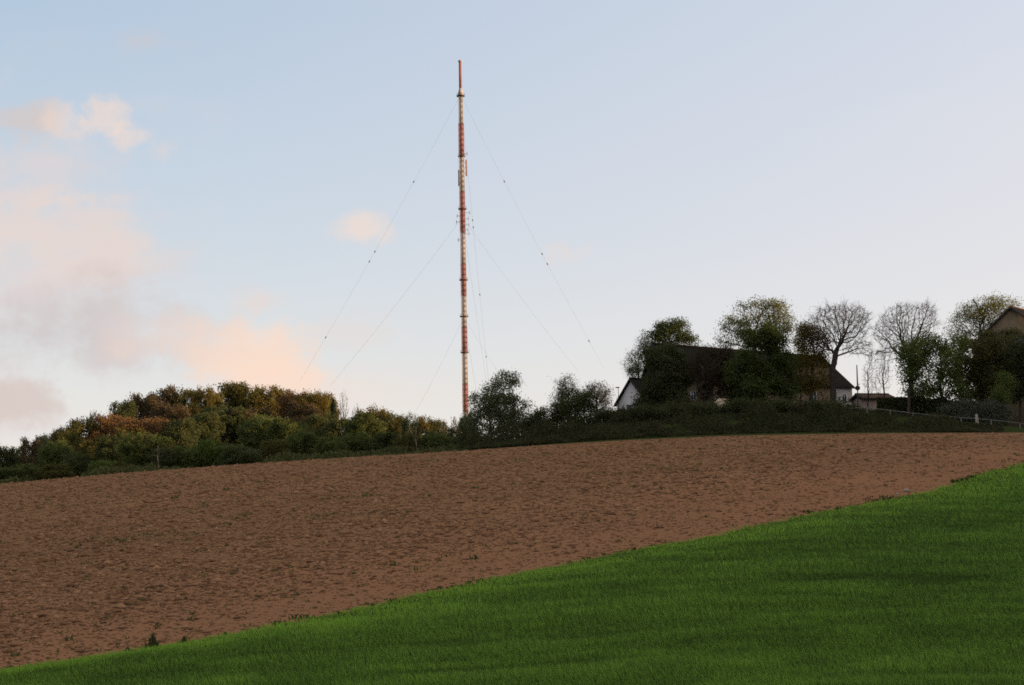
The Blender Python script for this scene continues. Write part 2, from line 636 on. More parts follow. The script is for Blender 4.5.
sz = np.exp(rng.normal(-3.2, 0.55, n)) * (0.75 + 0.35 * sm(4, 18, sd)) * (1 + 0.6 * sm(60, 180, y))
sz = np.clip(sz, 0.015, 0.19)
V = OV[None] * (1 + 0.45 * rng.uniform(-1, 1, (n, 6, 3)))
V = V + 0.2 * rng.uniform(-1, 1, (n, 6, 3))
V = V * sz[:, None, None] * np.array([1.25, 1.0, 0.62])
V = V + np.stack([xx, y, surf(xx, y) + sz * 0.1], 1)[:, None, :]
Tt = (np.arange(n)[:, None, None] * 6 + OT[None]).reshape(-1, 3)
o = link('soil_clods', mesh_np('soil_clods', V.reshape(-1, 3), Tt, m_clod))
tag(o, 'loose brown clods scattered over the ploughed field', 'soil', kind='stuff')

# weeds on the soil
m_weed = leafmat('weed_leaf', (0.04, 0.05, 0.018), (0.09, 0.11, 0.036), 0.35)


def tufts(cx, cy, size, nb):
    n = len(cx)
    bxs = np.repeat(cx, nb) + rng.normal(0, 0.45, n * nb) * np.repeat(size, nb) * 1.4
    bys = np.repeat(cy, nb) + rng.normal(0, 0.45, n * nb) * np.repeat(size, nb)
    hh = np.repeat(size, nb) * rng.uniform(0.5, 1.2, n * nb)
    an = rng.random(n * nb) * 6.28
    ln = np.stack([np.cos(an), np.sin(an), 0 * an], 1) * (hh * 0.7)[:, None]
    return blades(np.stack([bxs, bys, surf(bxs, bys) - 0.01], 1), hh, hh * 0.45, ln, np.zeros(n * nb))


n = 60000
y = sample_rows(n, 0.85)
xx = rng.uniform(-0.38, 0.38, n) * y
sd = bx(y) - xx
pn = fbm(xx * 0.10, y * 0.30 + 5, 3)
k = (sd > 0.5) & (rng.random(n) < 0.13 + 0.9 * sm(0.08, 0.5, pn) * sm(3, 20, sd))
cx, cy = xx[k], y[k]
V1 = tufts(cx, cy, np.clip(np.exp(rng.normal(-3.05, 0.5, len(cx))) * (1 + 0.5 * sm(60, 180, cy)), 0.04, 0.22), 9)
o = link('field_weeds', mesh_np('field_weeds', V1[0], [V1[1], V1[2]], m_weed))
tag(o, 'small dark green weeds sprouting across the brown field', 'weeds', kind='stuff')
# ragged fringe along the edge of the two fields
yb = sample_rows(3200, 0.8, 45, 215)
kk = rng.random(3200) < np.clip(0.35 + 1.3 * fbm(yb * 0.25, yb * 0, 3), 0, 1)
yb = yb[kk]
xb = bx(yb) + EDGE(yb) - np.abs(rng.normal(0, 0.35, len(yb)))
V1 = tufts(xb, yb, np.clip(np.exp(rng.normal(-2.85, 0.5, len(yb))), 0.04, 0.22), 10)
o = link('field_edge_weeds', mesh_np('field_edge_weeds', V1[0], [V1[1], V1[2]], leafmat('edge_weed', (0.02, 0.035, 0.01), (0.05, 0.09, 0.02), 0.3)))
tag(o, 'ragged line of dark weeds between brown field and green field', 'weeds', kind='stuff')


def field_plant(px, py, h, label):
    x0, y0 = hit(px, py)
    r = thing('weed_plant', (x0, y0, float(surf(np.array([x0]), np.array([y0]))[0])), label, 'weed')
    n = 150
    zr_ = rng.random(n) ** 1.4
    b0 = np.stack([rng.normal(0, 0.30, n), rng.normal(0, 0.30, n), np.zeros(n)], 1) * h * (1.05 - zr_)[:, None]
    b0[:, 2] = zr_ * h * 0.75
    hh = rng.uniform(0.2, 0.4, n) * h
    an = rng.random(n) * 6.28
    V, q, t3, _ = blades(b0, hh, hh * 0.35, np.stack([np.cos(an), np.sin(an), 0 * an], 1) * (hh * 0.6)[:, None], np.zeros(n))
    link('leaves', mesh_np('weed_leaves', V, [q, t3], L_mid), r)
    m = MB()
    for i in range(5):
        p = rng.normal(0, 0.1, 2) * h
        m.tube((p[0], p[1], 0), (p[0] * 0.6, p[1] * 0.6, h * 0.8), 0.010, 0.006, 5)
    link('stem', m.mesh('weed_stem', M_bark), r)


field_plant(153, 647, 0.40, 'tallest dark weed standing at the lower left edge of the green field')
field_plant(184, 643, 0.26, 'second weed clump along the field edge, right of the tallest weed')
field_plant(128, 652, 0.2, 'low dark weed clump at the field edge, left of the tallest weed')

m_stone = simple('pale_stone', (0.30, 0.25, 0.21), 0.2, 8, 0.9)


def stone(px, py, r, label):
    x0, y0 = hit(px, py)
    n = 60
    v = rng.normal(0, 1, (n, 3))
    v /= np.linalg.norm(v, axis=1)[:, None]
    import bmesh
    bmh = bmesh.new()
    bmesh.ops.create_icosphere(bmh, subdivisions=2, radius=1)
    for vv in bmh.verts:
        k = 1 + 0.25 * math.sin(vv.co.x * 3 + 1) * math.cos(vv.co.y * 4) + rng.uniform(-0.06, 0.06)
        vv.co = Vector((vv.co.x * r * 1.3 * k, vv.co.y * r * k, vv.co.z * r * 0.75 * k))
    me = bpy.data.meshes.new('stone')
    bmh.to_mesh(me)
    me.materials.append(m_stone)
    o = link('stone', me)
    o.location = (x0, y0, float(surf(np.array([x0]), np.array([y0]))[0]) + r * 0.4)
    tag(o, label, 'stone', 'stones lying on the soil')


stone(906, 491, 0.15, 'larger pale stone on the soil near the right end of the field edge')
stone(897, 494, 0.09, 'smaller pale stone on the soil just left of the larger one')

# ------------------------------------------------------------------ trees
def skeleton(base, top, pts, step, infl, kill, maxit=130, wig=0.14):
    base, top = np.asarray(base, float), np.asarray(top, float)
    L = np.linalg.norm(top - base)
    k = max(2, int(L / step))
    nodes = [base + (top - base) * i / k + (rng.normal(0, 0.05 * step, 3) if 0 < i < k else 0) for i in range(k + 1)]
    par = [-1] + list(range(k))
    P = np.asarray(pts, float)
    alive = np.ones(len(P), bool)
    nd = np.full(len(P), 1e9)
    ni = np.zeros(len(P), int)
    start = 0
    for it in range(maxit):
        new = np.array(nodes[start:])
        if len(new) == 0:
            break
        ai = np.where(alive)[0]
        if len(ai) == 0:
            break
        D = np.linalg.norm(P[ai][:, None, :] - new[None], axis=2)
        j = D.argmin(1)
        dm = D[np.arange(len(ai)), j]
        b = dm < nd[ai]
        nd[ai[b]] = dm[b]
        ni[ai[b]] = start + j[b]
        alive[nd < kill] = False
        start = len(nodes)
        ai = np.where(alive & (nd < (infl if it > 3 else 1e9)))[0]
        if len(ai) == 0:
            break
        acc = {}
        for a in ai:
            v = P[a] - nodes[ni[a]]
            acc.setdefault(ni[a], []).append(v / (np.linalg.norm(v) + 1e-6))
        for i0, vs in acc.items():
            dv = np.sum(vs, 0)
            dv = dv / (np.linalg.norm(dv) + 1e-6) + np.array([0, 0, 0.12]) + rng.normal(0, wig, 3)
            dv /= np.linalg.norm(dv)
            nodes.append(nodes[i0] + dv * step)
            par.append(i0)
        if len(nodes) > 14000:
            break
    return np.array(nodes), np.array(par)


def radii(par, tip, ex=2.3):
    acc = np.zeros(len(par))
    ch = np.zeros(len(par), int)
    for i in range(len(par) - 1, 0, -1):
        if acc[i] == 0:
            acc[i] = tip ** ex
        acc[par[i]] += acc[i]
    acc[acc == 0] = tip ** ex
    return acc ** (1 / ex)


def branch_mesh(name, nodes, par, r, mat, keep=None, n=5):
    i = np.arange(1, len(par))
    if keep is not None:
        i = i[keep[1:]]
    if len(i) == 0:
        return None
    p0, p1 = nodes[par[i]], nodes[i]
    r1 = r[i]
    r0 = np.minimum(r[par[i]], r1 * 1.35)
    d = p1 - p0
    d /= np.linalg.norm(d, axis=1)[:, None] + 1e-9
    ref = np.where(np.abs(d[:, 2:3]) < 0.9, np.array([[0, 0, 1.0]]), np.array([[1.0, 0, 0]]))
    u = np.cross(d, ref)
    u /= np.linalg.norm(u, axis=1)[:, None]
    w = np.cross(d, u)
    a = np.arange(n) * 2 * math.pi / n
    ring = np.cos(a)[None, :, None] * u[:, None] + np.sin(a)[None, :, None] * w[:, None]
    V = np.concatenate([p0[:, None] + ring * r0[:, None, None], p1[:, None] + d[:, None] * (r1 * 0.3)[:, None, None] + ring * r1[:, None, None]], 1)
    k = np.arange(len(i))[:, None, None] * 2 * n
    jj = np.arange(n)
    q = np.stack([jj, (jj + 1) % n, n + (jj + 1) % n, n + jj], 1)[None]
    return mesh_np(name, V.reshape(-1, 3), (k + q).reshape(-1, 4), mat, True)


def leaf_mesh(name, C, size, mat, flat=0.0):
    n = len(C)
    nrm = rng.normal(0, 1, (n, 3))
    nrm[:, 2] = nrm[:, 2] * (1 - flat) + flat * 1.5
    nrm /= np.linalg.norm(nrm, axis=1)[:, None]
    u = np.cross(nrm, rng.normal(0, 1, (n, 3)))
    u /= np.linalg.norm(u, axis=1)[:, None] + 1e-9
    w = np.cross(nrm, u)
    sz = size * rng.uniform(0.6, 1.35, n)[:, None]
    V = np.stack([C - u * sz * 0.62, C - w * sz * 0.4 + nrm * sz * 0.08, C + u * sz * 0.62, C + w * sz * 0.4 + nrm * sz * 0.08], 1)
    return mesh_np(name, V.reshape(-1, 3), np.arange(4 * n).reshape(-1, 4), mat)


def in_lobes(lobes, n, bias=0.42):
    """lobes: (center3, radius3)"""
    v = np.array([np.prod(l[1]) for l in lobes]) ** 0.8
    pick = rng.choice(len(lobes), n, p=v / v.sum())
    d = rng.normal(0, 1, (n, 3))
    d /= np.linalg.norm(d, axis=1)[:, None]
    rr = rng.random(n) ** bias
    c = np.array([l[0] for l in lobes])[pick]
    rad = np.array([l[1] for l in lobes])[pick]
    return c + d * rad * rr[:, None]


def tree(name, label, px, Y, lobes, npts, nleaf, lsize, lmat, bark=None, fork=None, stems=None, tip=0.03, step=None, cat='tree', group=None,
         sig=0.45, trunk_r=None, bare=False, bias=0.42, ex=2.3, seed=0):
    global rng
    import zlib
    keep_rng = rng
    rng = np.random.default_rng(zlib.crc32(label.encode()) + seed)
    k = Y / F
    base = foot(px, Y)
    L3 = []
    for lb in lobes:
        c = at(lb[0], lb[1], Y + (lb[4] if len(lb) > 4 else 0) + rng.uniform(-1, 1))
        L3.append((c - base, np.array([lb[2] * k, (lb[2] + lb[3]) * 0.5 * k, lb[3] * k])))
    if nleaf:
        big = L3
        L3 = []
        for c, r in big:
            L3.append((c, r * 0.84))
            for _ in range(5):
                dd = rng.normal(0, 1, 3)
                dd /= np.linalg.norm(dd)
                L3.append((c + dd * r * 0.72, r * rng.uniform(0.30, 0.48)))
    pts = in_lobes(L3, npts, bias)
    pts[:, 2] = np.where(pts[:, 2] < 0.3, rng.uniform(0.3, 1.2, len(pts)), pts[:, 2])
    zc = np.array([l[0][2] for l in L3])
    root = thing(name, base, label, cat, group)
    step = step or 0.55
    stems = stems or [(px, fork if fork else None)]
    groups = []
    if len(stems) == 1:
        groups = [(0.0, pts)]
    else:
        xs = np.array([foot(sx, Y)[0] - base[0] for sx, _ in stems])
        near = np.abs(pts[:, 0:1] - xs[None]).argmin(1)
        groups = [(xs[i], pts[near == i]) for i in range(len(stems))]
    bark = bark or M_bark
    NN, PP, RR = [], [], []
    off = 0
    for (x0, gp), (sx, fk) in zip(groups, stems):
        if len(gp) == 0:
            continue
        b = np.array([x0, 0, gz(base[0] + x0, Y) - base[2] - 0.3])
        if fk:
            zt = at(sx, fk, Y)
            tp = np.array([zt[0] - base[0], 0, zt[2] - base[2]])
        else:
            tp = np.array([x0 + gp[:, 0].mean() * 0.15, gp[:, 1].mean() * 0.2, max(0.8, np.percentile(gp[:, 2], 12))])
        nd, pr = skeleton(b, tp, gp, step, (6 if nleaf else 12) * step, 1.1 * step, 130, 0.16 if nleaf else 0.24)
        r = radii(pr, tip, ex)
        if trunk_r:
            r = tip * (r / tip) ** (math.log(trunk_r / tip) / math.log(max(r[0] / tip, 1.5)))
        if not nleaf:
            # a haze of fine twigs on the outer shoots
            i0 = np.where(r < tip * 2.6)[0]
            i0 = i0[i0 > 0]
            for rep_ in range(3):
                d0 = nd[i0] - nd[np.maximum(pr[i0], 0)]
                d0 /= np.linalg.norm(d0, axis=1)[:, None] + 1e-6
                e0 = nd[i0] + (d0 * 0.9 + rng.normal(0, 0.34, (len(i0), 3)) + [0, 0, 0.05]) * rng.uniform(0.35, 0.95, (len(i0), 1)) * (1.0 if trunk_r > .2 else .5)
                nd = np.concatenate([nd, e0])
                pr = np.concatenate([pr, i0])
                r = np.concatenate([r, np.full(len(i0), tip * 0.55)])
        NN.append(nd)
        PP.append(np.where(pr < 0, -1, pr + off))
        RR.append(r)
        off += len(nd)
    if nleaf and len(NN) > 1:
        o0 = 0
        for nd, pr, r in zip(NN, PP, RR):
            kp = np.ones(len(nd), bool)
            kp[0] = False
            link('trunk', branch_mesh(name + '_trunk', nd, np.maximum(pr - o0, 0), r, bark, kp, 6), root)
            o0 += len(nd)
    # merge stems, dropping the links of roots
    nodes = np.concatenate(NN)
    par = np.concatenate(PP)
    rad = np.concatenate(RR)
    ok = par >= 0
    par2 = np.where(ok, par, 0)
    thick = rad > (max(0.09, rad.max() * 0.3) if bare or not nleaf else 0.0)
    k1 = ok & thick
    k2 = ok & ~thick
    k1[0] = False
    k2[0] = False
    me = None if nleaf and len(NN) > 1 else branch_mesh(name + '_trunk', nodes, par2, rad, bark, k1, 7)
    if me:
        link('trunk', me, root)
    me = branch_mesh(name + '_branches', nodes, par2, rad, bark, k2, 4)
    if me:
        link('branches', me, root)
    if nleaf:
        per = max(1, int(nleaf * 3.6) // len(pts))
        lsize = lsize * 0.54
        C = np.repeat(pts, per, 0) + rng.normal(0, sig, (len(pts) * per, 3)) * np.array([1, 1, 0.75])
        link('crown', leaf_mesh(name + '_crown', C, lsize, lmat), root)
    rng = keep_rng
    return root


# ---- trees and shrubs around the farm (each built for its own place)
tree('slim_grey_tree', 'thin grey-green tree showing sky through it, behind the small white house', 640, 306,
     [(634, 363, 13, 15), (645, 348, 13, 13), (640, 372, 14, 10)], 420, 2300, 0.26, L_grey, M_barkgrey, step=0.5)
tree('leafy_tree', 'leafy green tree rising behind the left end of the barn roof', 672, 318,
     [(675, 335, 22, 16), (654, 338, 15, 12), (690, 341, 12, 9), (672, 325, 12, 9), (664, 330, 13, 10)], 480, 3900, 0.36, L_mid, step=0.6)
tree('ivy_clad_tree', 'broad dark ivy-clad tree in front of the barn left gable', 662, 256,
     [(663, 380, 22, 32), (651, 403, 18, 22), (672, 402, 20, 22), (668, 360, 17, 14), (654, 358, 10, 13), (681, 364, 11, 13), (640, 414, 14, 14), (684, 376, 9, 18)], 620, 12500, 0.42, L_dark, step=0.6)
tree('twiggy_tree', 'twiggy thin tree with few leaves against the barn wall', 711, 252,
     [(713, 370, 19, 21), (706, 353, 12, 8), (726, 384, 14, 18), (702, 388, 11, 16), (722, 356, 13, 10), (694, 368, 9, 16)], 2000, 6500, 0.26, L_brown, step=0.36, tip=0.026, fork=398)
tree('tall_spring_tree', 'tallest yellow-green spring tree with gaps, behind the barn ridge', 757, 304,
     [(757, 314, 27, 15), (737, 324, 18, 13), (779, 316, 17, 16), (723, 336, 10, 10), (748, 333, 24, 13), (729, 344, 13, 7), (762, 304, 22, 7), (775, 332, 20, 14)], 640, 4000, 0.36, L_spring, step=0.6, sig=0.5)
tree('dense_green_tree', 'dense dark green tree covering the middle of the barn', 762, 250,
     [(766, 342, 21, 16), (747, 360, 19, 16), (780, 362, 17, 20), (758, 388, 26, 20), (740, 398, 14, 12), (788, 390, 13, 16), (768, 328, 12, 7), (754, 338, 14, 12), (732, 372, 9, 14), (772, 380, 18, 18)], 560, 10500, 0.42, L_mid, step=0.6)
tree('ochre_tree', 'ochre-leaved tree standing between dense green tree and bare tree', 806, 254,
     [(808, 333, 15, 13), (818, 344, 12, 15), (800, 345, 12, 16), (806, 362, 16, 13), (824, 356, 8, 12), (797, 382, 10, 16), (812, 384, 11, 15), (824, 378, 7, 12)], 640, 5200, 0.30, L_gold, step=0.5, stems=[(801, 385), (811, 380)])
tree('bare_tree', 'leafless tree with wide fan of twigs at the barn right corner', 833, 252,
     [(842, 324, 30, 21), (855, 346, 18, 11), (866, 352, 9, 6), (814, 328, 14, 14), (858, 318, 14, 13), (832, 311, 18, 8), (824, 342, 14, 10)], 2300, 0, 0, None, M_barkgrey, fork=366, tip=0.016, step=0.40, trunk_r=0.42, bias=0.42)
tree('bare_tree', 'leafless tree right of the tall pole, its twigs above a round green tree', 911, 262,
     [(897, 326, 21, 18), (926, 322, 12, 20), (884, 338, 11, 9), (904, 310, 17, 8), (927, 309, 9, 8), (882, 353, 14, 3), (912, 340, 14, 10), (878, 330, 8, 8)], 2000, 0, 0, None, M_barkgrey, fork=362, tip=0.016, step=0.40, trunk_r=0.38, bias=0.42)
tree('round_green_tree', 'round fresh green tree on two dark trunks behind the clipped hedge', 912, 250,
     [(928, 350, 25, 18), (908, 364, 15, 22), (947, 366, 16, 24), (926, 374, 28, 15), (903, 350, 10, 10), (918, 341, 16, 10), (928, 388, 30, 9), (955, 384, 10, 16), (940, 344, 14, 11), (928, 396, 30, 5), (962, 394, 10, 9), (960, 346, 12, 9)], 720, 6600, 0.38, L_fresh, step=0.55, stems=[(909, 398), (942, 398)])
tree('airy_spring_tree', 'airy yellowish spring tree behind the round green tree', 985, 296,
     [(985, 308, 27, 14), (961, 322, 14, 11), (1004, 305, 19, 11), (979, 328, 20, 13), (951, 328, 9, 7), (968, 312, 14, 10), (985, 318, 22, 12), (962, 338, 12, 9)], 800, 3600, 0.32, L_spring, step=0.55, tip=0.025)
tree('big_olive_tree', 'big olive tree with thick forked trunk before the right gabled house', 980, 254,
     [(980, 350, 20, 16), (990, 372, 24, 26), (966, 370, 14, 26), (1001, 346, 17, 16), (985, 393, 24, 11), (990, 338, 12, 8), (1010, 338, 12, 10), (966, 344, 10, 9), (958, 386, 10, 14), (1006, 362, 14, 14)], 620, 9000, 0.40, L_olive, step=0.6, fork=392, trunk_r=0.5)
tree('edge_green_tree', 'dark green tree cut off by the right edge of the photo', 1021, 248,
     [(1018, 366, 13, 28), (1013, 390, 14, 16), (1028, 346, 14, 18), (1034, 376, 14, 30)], 420, 5200, 0.40, L_dark, step=0.6)
tree('yellowish_shrub', 'yellow-green shrub below the right gabled house', 1005, 246,
     [(1006, 384, 8, 15), (1002, 396, 9, 10)], 160, 1500, 0.32, L_fresh, cat='shrub')
tree('wispy_sapling', 'wispy leafless sapling right of the tall pole', 884, 256,
     [(884, 368, 8, 28), (889, 350, 9, 12), (878, 384, 7, 14)], 520, 0, 0.2, L_grey, M_barkgrey, step=0.33, tip=0.010, fork=398, trunk_r=.12)
tree('wispy_sapling', 'smaller leafless sapling close behind the tall pole', 868, 258,
     [(869, 378, 7, 20), (873, 360, 6, 10)], 340, 0, 0.2, L_grey, M_barkgrey, step=0.33, tip=0.010, fork=400, trunk_r=.10)
tree('speckled_tree', 'bushy speckled tree just right of the mast foot', 500, 252,
     [(502, 388, 22, 16), (483, 403, 17, 16), (521, 406, 14, 13), (495, 418, 32, 16), (508, 378, 13, 7), (474, 420, 12, 16), (518, 424, 22, 12), (500, 404, 24, 14), (492, 432, 28, 9), (515, 430, 20, 8)], 760, 7600, 0.32, L_hazel, step=0.5, stems=[(492, None), (512, None)])
tree('birch_tree', 'slender pale green birch between the two dark round bushes', 568, 262,
     [(566, 384, 11, 11), (571, 395, 14, 12), (562, 400, 12, 12), (576, 402, 13, 12)], 340, 2300, 0.24, L_grey, M_barkpale, step=0.45)
tree('round_dark_bush', 'round dark green bush in front of the birch', 575, 250,
     [(560, 408, 15, 13), (585, 402, 15, 13), (572, 416, 26, 13), (590, 393, 8, 8), (556, 420, 14, 10), (596, 416, 12, 9), (582, 424, 24, 7)], 420, 4400, 0.34, L_dark, cat='bush', step=0.5)
tree('blossoming_tree', 'pale pinkish blossoming tree beside the white house', 597, 266,
     [(596, 390, 14, 12), (604, 401, 10, 12), (586, 398, 10, 11)], 360, 1700, 0.24, L_pink, M_barkgrey, step=0.42)
tree('low_bush', 'low dark bush in the gap between speckled tree and round bush', 540, 248,
     [(540, 416, 10, 8), (532, 424, 14, 8), (544, 424, 10, 8)], 160, 2000, 0.3, L_dark, cat='bush')
tree('flowering_bush', 'wide dark bush flecked with whitish blossom behind the fence', 975, 244,
     [(965, 408, 20, 8), (985, 408, 20, 9), (1003, 413, 14, 8), (948, 410, 10, 6), (966, 417, 18, 6), (990, 419, 16, 6)], 320, 4600, 0.26, L_blossom, cat='bush', sig=0.4)
tree('bank_bush', 'dark bush at the bank below the ivy-clad tree', 655, 240,
     [(650, 415, 20, 10), (676, 413, 16, 9)], 200, 2400, 0.32, L_dark, cat='bush')
tree('bank_bush', 'dark bush on the bank under the dense green tree', 762, 240,
     [(748, 408, 20, 8), (778, 407, 18, 8)], 200, 2400, 0.32, L_dark, cat='bush')
tree('bank_bush', 'dark bush on the bank beside the bare tree trunk', 822, 240,
     [(815, 409, 12, 6), (832, 410, 12, 5)], 160, 1800, 0.3, L_dark, cat='bush')
tree('bank_bush', 'dark bush on the bank beneath the twiggy tree', 712, 240,
     [(704, 411, 17, 8), (730, 410, 13, 7)], 180, 2000, 0.32, L_dark, cat='bush')
tree('bank_bush', 'dark bush on the bank left of the white house', 612, 242,
     [(604, 417, 16, 7), (622, 414, 10, 6)], 160, 1700, 0.3, L_dark, cat='bush')

# clipped hedge
x0, x1 = foot(879, 252), foot(1006, 249)
hp = []
n = 15000
u = rng.random(n)
hx = x0[0] + (x1[0] - x0[0]) * u
hy = x0[1] + (x1[1] - x0[1]) * u + rng.uniform(-0.8, 0.8, n)
htop = np.array([at(879 + 127 * uu, 396.5 + 3.5 * uu + 7.0 * uu ** 3, 250)[2] for uu in np.linspace(0, 1, 30)])
ht = np.interp(u, np.linspace(0, 1, 30), htop) + 0.25 * fbm(hx * 0.8, hx * 0, 3)
gb = ground(hx, hy)
hz = gb + (ht - gb) * rng.random(n) ** 0.6
hr = thing('clipped_hedge', x0, 'long dark flat-topped hedge behind the fence', 'hedge')
link('foliage', leaf_mesh('hedge_foliage', np.stack([hx, hy, hz], 1) - x0, 0.34, L_dark), hr)

# undergrowth of the bank (uncountable)
n = 80000
px = rng.uniform(466, 1003, n)
ss = np.array([st(p, 425)[0] for p in np.linspace(460, 1010, 56)])
sx = np.interp(px, np.linspace(460, 1010, 56), ss)
yy = 227.5 + 22 * rng.random(n) ** 1.2
uxx = sx * yy
mound = sm(-0.15, 0.6, fbm(uxx * 0.27 + 8, yy * 0.2, 4) + 0.1) * (0.25 + 0.75 * sm(227, 236, yy))
right = sm(838, 868, px)
hh = (0.15 + 2.7 * mound * (0.4 + rng.random(n))) * (1 - 0.7 * right)
zz = ground(uxx, yy) + hh * rng.random(n) ** 0.6
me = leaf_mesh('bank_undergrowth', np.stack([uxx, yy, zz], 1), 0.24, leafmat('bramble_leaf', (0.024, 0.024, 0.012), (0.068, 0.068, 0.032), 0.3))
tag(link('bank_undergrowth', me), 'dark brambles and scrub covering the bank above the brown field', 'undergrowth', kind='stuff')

# ------------------------------------------------------------------ the wood on the left
def proto_crown(kind, mat, nl, ls, seed, shape=None):
    global rng
    keep = rng
    rng = np.random.default_rng(seed)
    lob = [(np.array([0, 0, -0.05]), np.array([0.86, 0.86, 0.86]))]
    for i in range(14):
        a = i * 2.4 + rng.uniform(-.3, .3)
        z = rng.uniform(-0.65, 0.78)
        rr = 0.70 * math.sqrt(max(0.05, 1 - z * z))
        r = rng.uniform(0.20, 0.34)
        lob.append((np.array([rr * math.cos(a), rr * math.sin(a), z * 0.82]), np.array([r, r, r * 0.9])))
    cl = in_lobes(lob, 260, 0.3)
    if shape == 'cone':
        z = rng.uniform(-1, 1, 260)
        a = rng.uniform(0, 6.28, 260)
        rr = (1 - (z + 1) / 2) ** 0.8 * rng.uniform(0.5, 1, 260)
        cl = np.stack([rr * np.cos(a), rr * np.sin(a), z], 1)
    per = nl // len(cl)
    C = np.repeat(cl, per, 0) + rng.normal(0, 0.075, (len(cl) * per, 3))
    me = leaf_mesh('crown_' + kind, C, ls, mat)
    # skeleton reaching from the trunk into the crown
    sk = skeleton((0, 0, -1.9), (0, 0, -0.7), cl[::2] * 0.95, 0.14, 1.2, 0.15, 60)
    r = radii(sk[1], 0.006, 2.2)
    tm = branch_mesh('trunk_' + kind, sk[0], sk[1], r, M_bark, None, 5)
    rng = keep
    return me, tm


def proto_bare(seed, lob, bark=M_barkgrey, n=700):
    global rng
    keep = rng
    rng = np.random.default_rng(seed)
    cl = in_lobes(lob, n, 0.4)
    sk = skeleton((0, 0, -2.0), (0, 0, -0.8), cl, 0.08, 1.0, 0.09, 90)
    r = radii(sk[1], 0.0055, 2.2)
    thick = r > 0.03
    k1, k2 = thick.copy(), ~thick
    k1[0] = k2[0] = False
    rng = keep
    return branch_mesh('bare_branches', sk[0], sk[1], r, bark, k2, 4), branch_mesh('bare_trunk', sk[0], sk[1], r, bark, k1, 5)


PR = {}
for i, (kd, mt) in enumerate([('dark', W_dark), ('mid', W_mid), ('fresh', W_fresh), ('olive', W_olive), ('gold', W_gold), ('copper', W_copper), ('brown', W_brown), ('grey', L_grey)]):
    PR[kd] = [proto_crown(kd, mt, 13000, 0.056, 100 + i * 2 + j) for j in range(2)]
PR['cone'] = [proto_crown('conifer', L_conifer, 3600, 0.10, 300, 'cone')]
PR['feather'] = [proto_crown('feather', L_grey, 1050, 0.085, 310)]
PR['bare'] = [proto_bare(320, [(np.zeros(3), np.array([.8, .8, 1.0])), (np.array([0.2, 0, .3]), np.array([.7, .7, .6]))])]

_ct = {}
n = 90000
py_ = rng.uniform(-60, 470, n)
sx = np.interp(py_, np.linspace(-60, 470, 54), [st(q, 460)[0] for q in np.linspace(-60, 470, 54)])
yy = 288 + 230 * rng.random(n) ** 1.5
uxx = sx * yy
hh = 0.6 + 2.2 * sm(-0.2, 0.5, fbm(uxx * 0.1, yy * 0.06, 3)) * sm(286, 305, yy)
zz = ground(uxx, yy) + hh * rng.random(n) ** 0.7
tag(link('wood_undergrowth', leaf_mesh('wood_undergrowth', np.stack([uxx, yy, zz], 1), 0.5, leafmat('wood_floor_leaf', (0.05, 0.05, 0.022), (0.12, 0.125, 0.045), 0.4))),
    'dark shrubby undergrowth between the trunks of the wood', 'undergrowth', kind='stuff')


def wood(kind, px, top, rad, Y, label, name=None, cat='tree', low=0.16, group=None):
    """px, top: where the crown's tip stands; rad: crown radius in pixels at depth Y"""
    base = foot(px, Y)
    tip = at(px, top - (4.0 if Y > 345 and kind not in ('bare', 'cone', 'feather') else 0.5), Y)
    H = max(2.5, tip[2] - base[2])
    r = rad * (1.30 if Y < 345 else 1.5) * Y / F
    if kind in ('cone', 'bare', 'feather'):
        r = rad * Y / F
    z0 = H * low
    hc = (H - z0) / 2
    i = _ct.get(kind, 0)
    _ct[kind] = i + 1
    cm, tm = PR[kind][i % len(PR[kind])]
    nm = name or {'bare': 'bare_tree', 'cone': 'conifer_tree'}.get(kind, 'woodland_tree')
    root = thing(nm, base, label, cat, group or 'trees of the wood on the left hill', float(rng.uniform(0, 6.28)))
    c = link('branches' if kind == 'bare' else 'crown', cm, root)
    c.location = (0, 0, z0 + hc * 0.98)
    c.scale = (r, r, hc)
    t = link('trunk', tm, root)
    t.location = (0, 0, z0 + hc * 0.98)
    t.scale = (r, r, hc * max(1.0, (z0 / hc + 1) / 1.9 + 0.05))
    return root


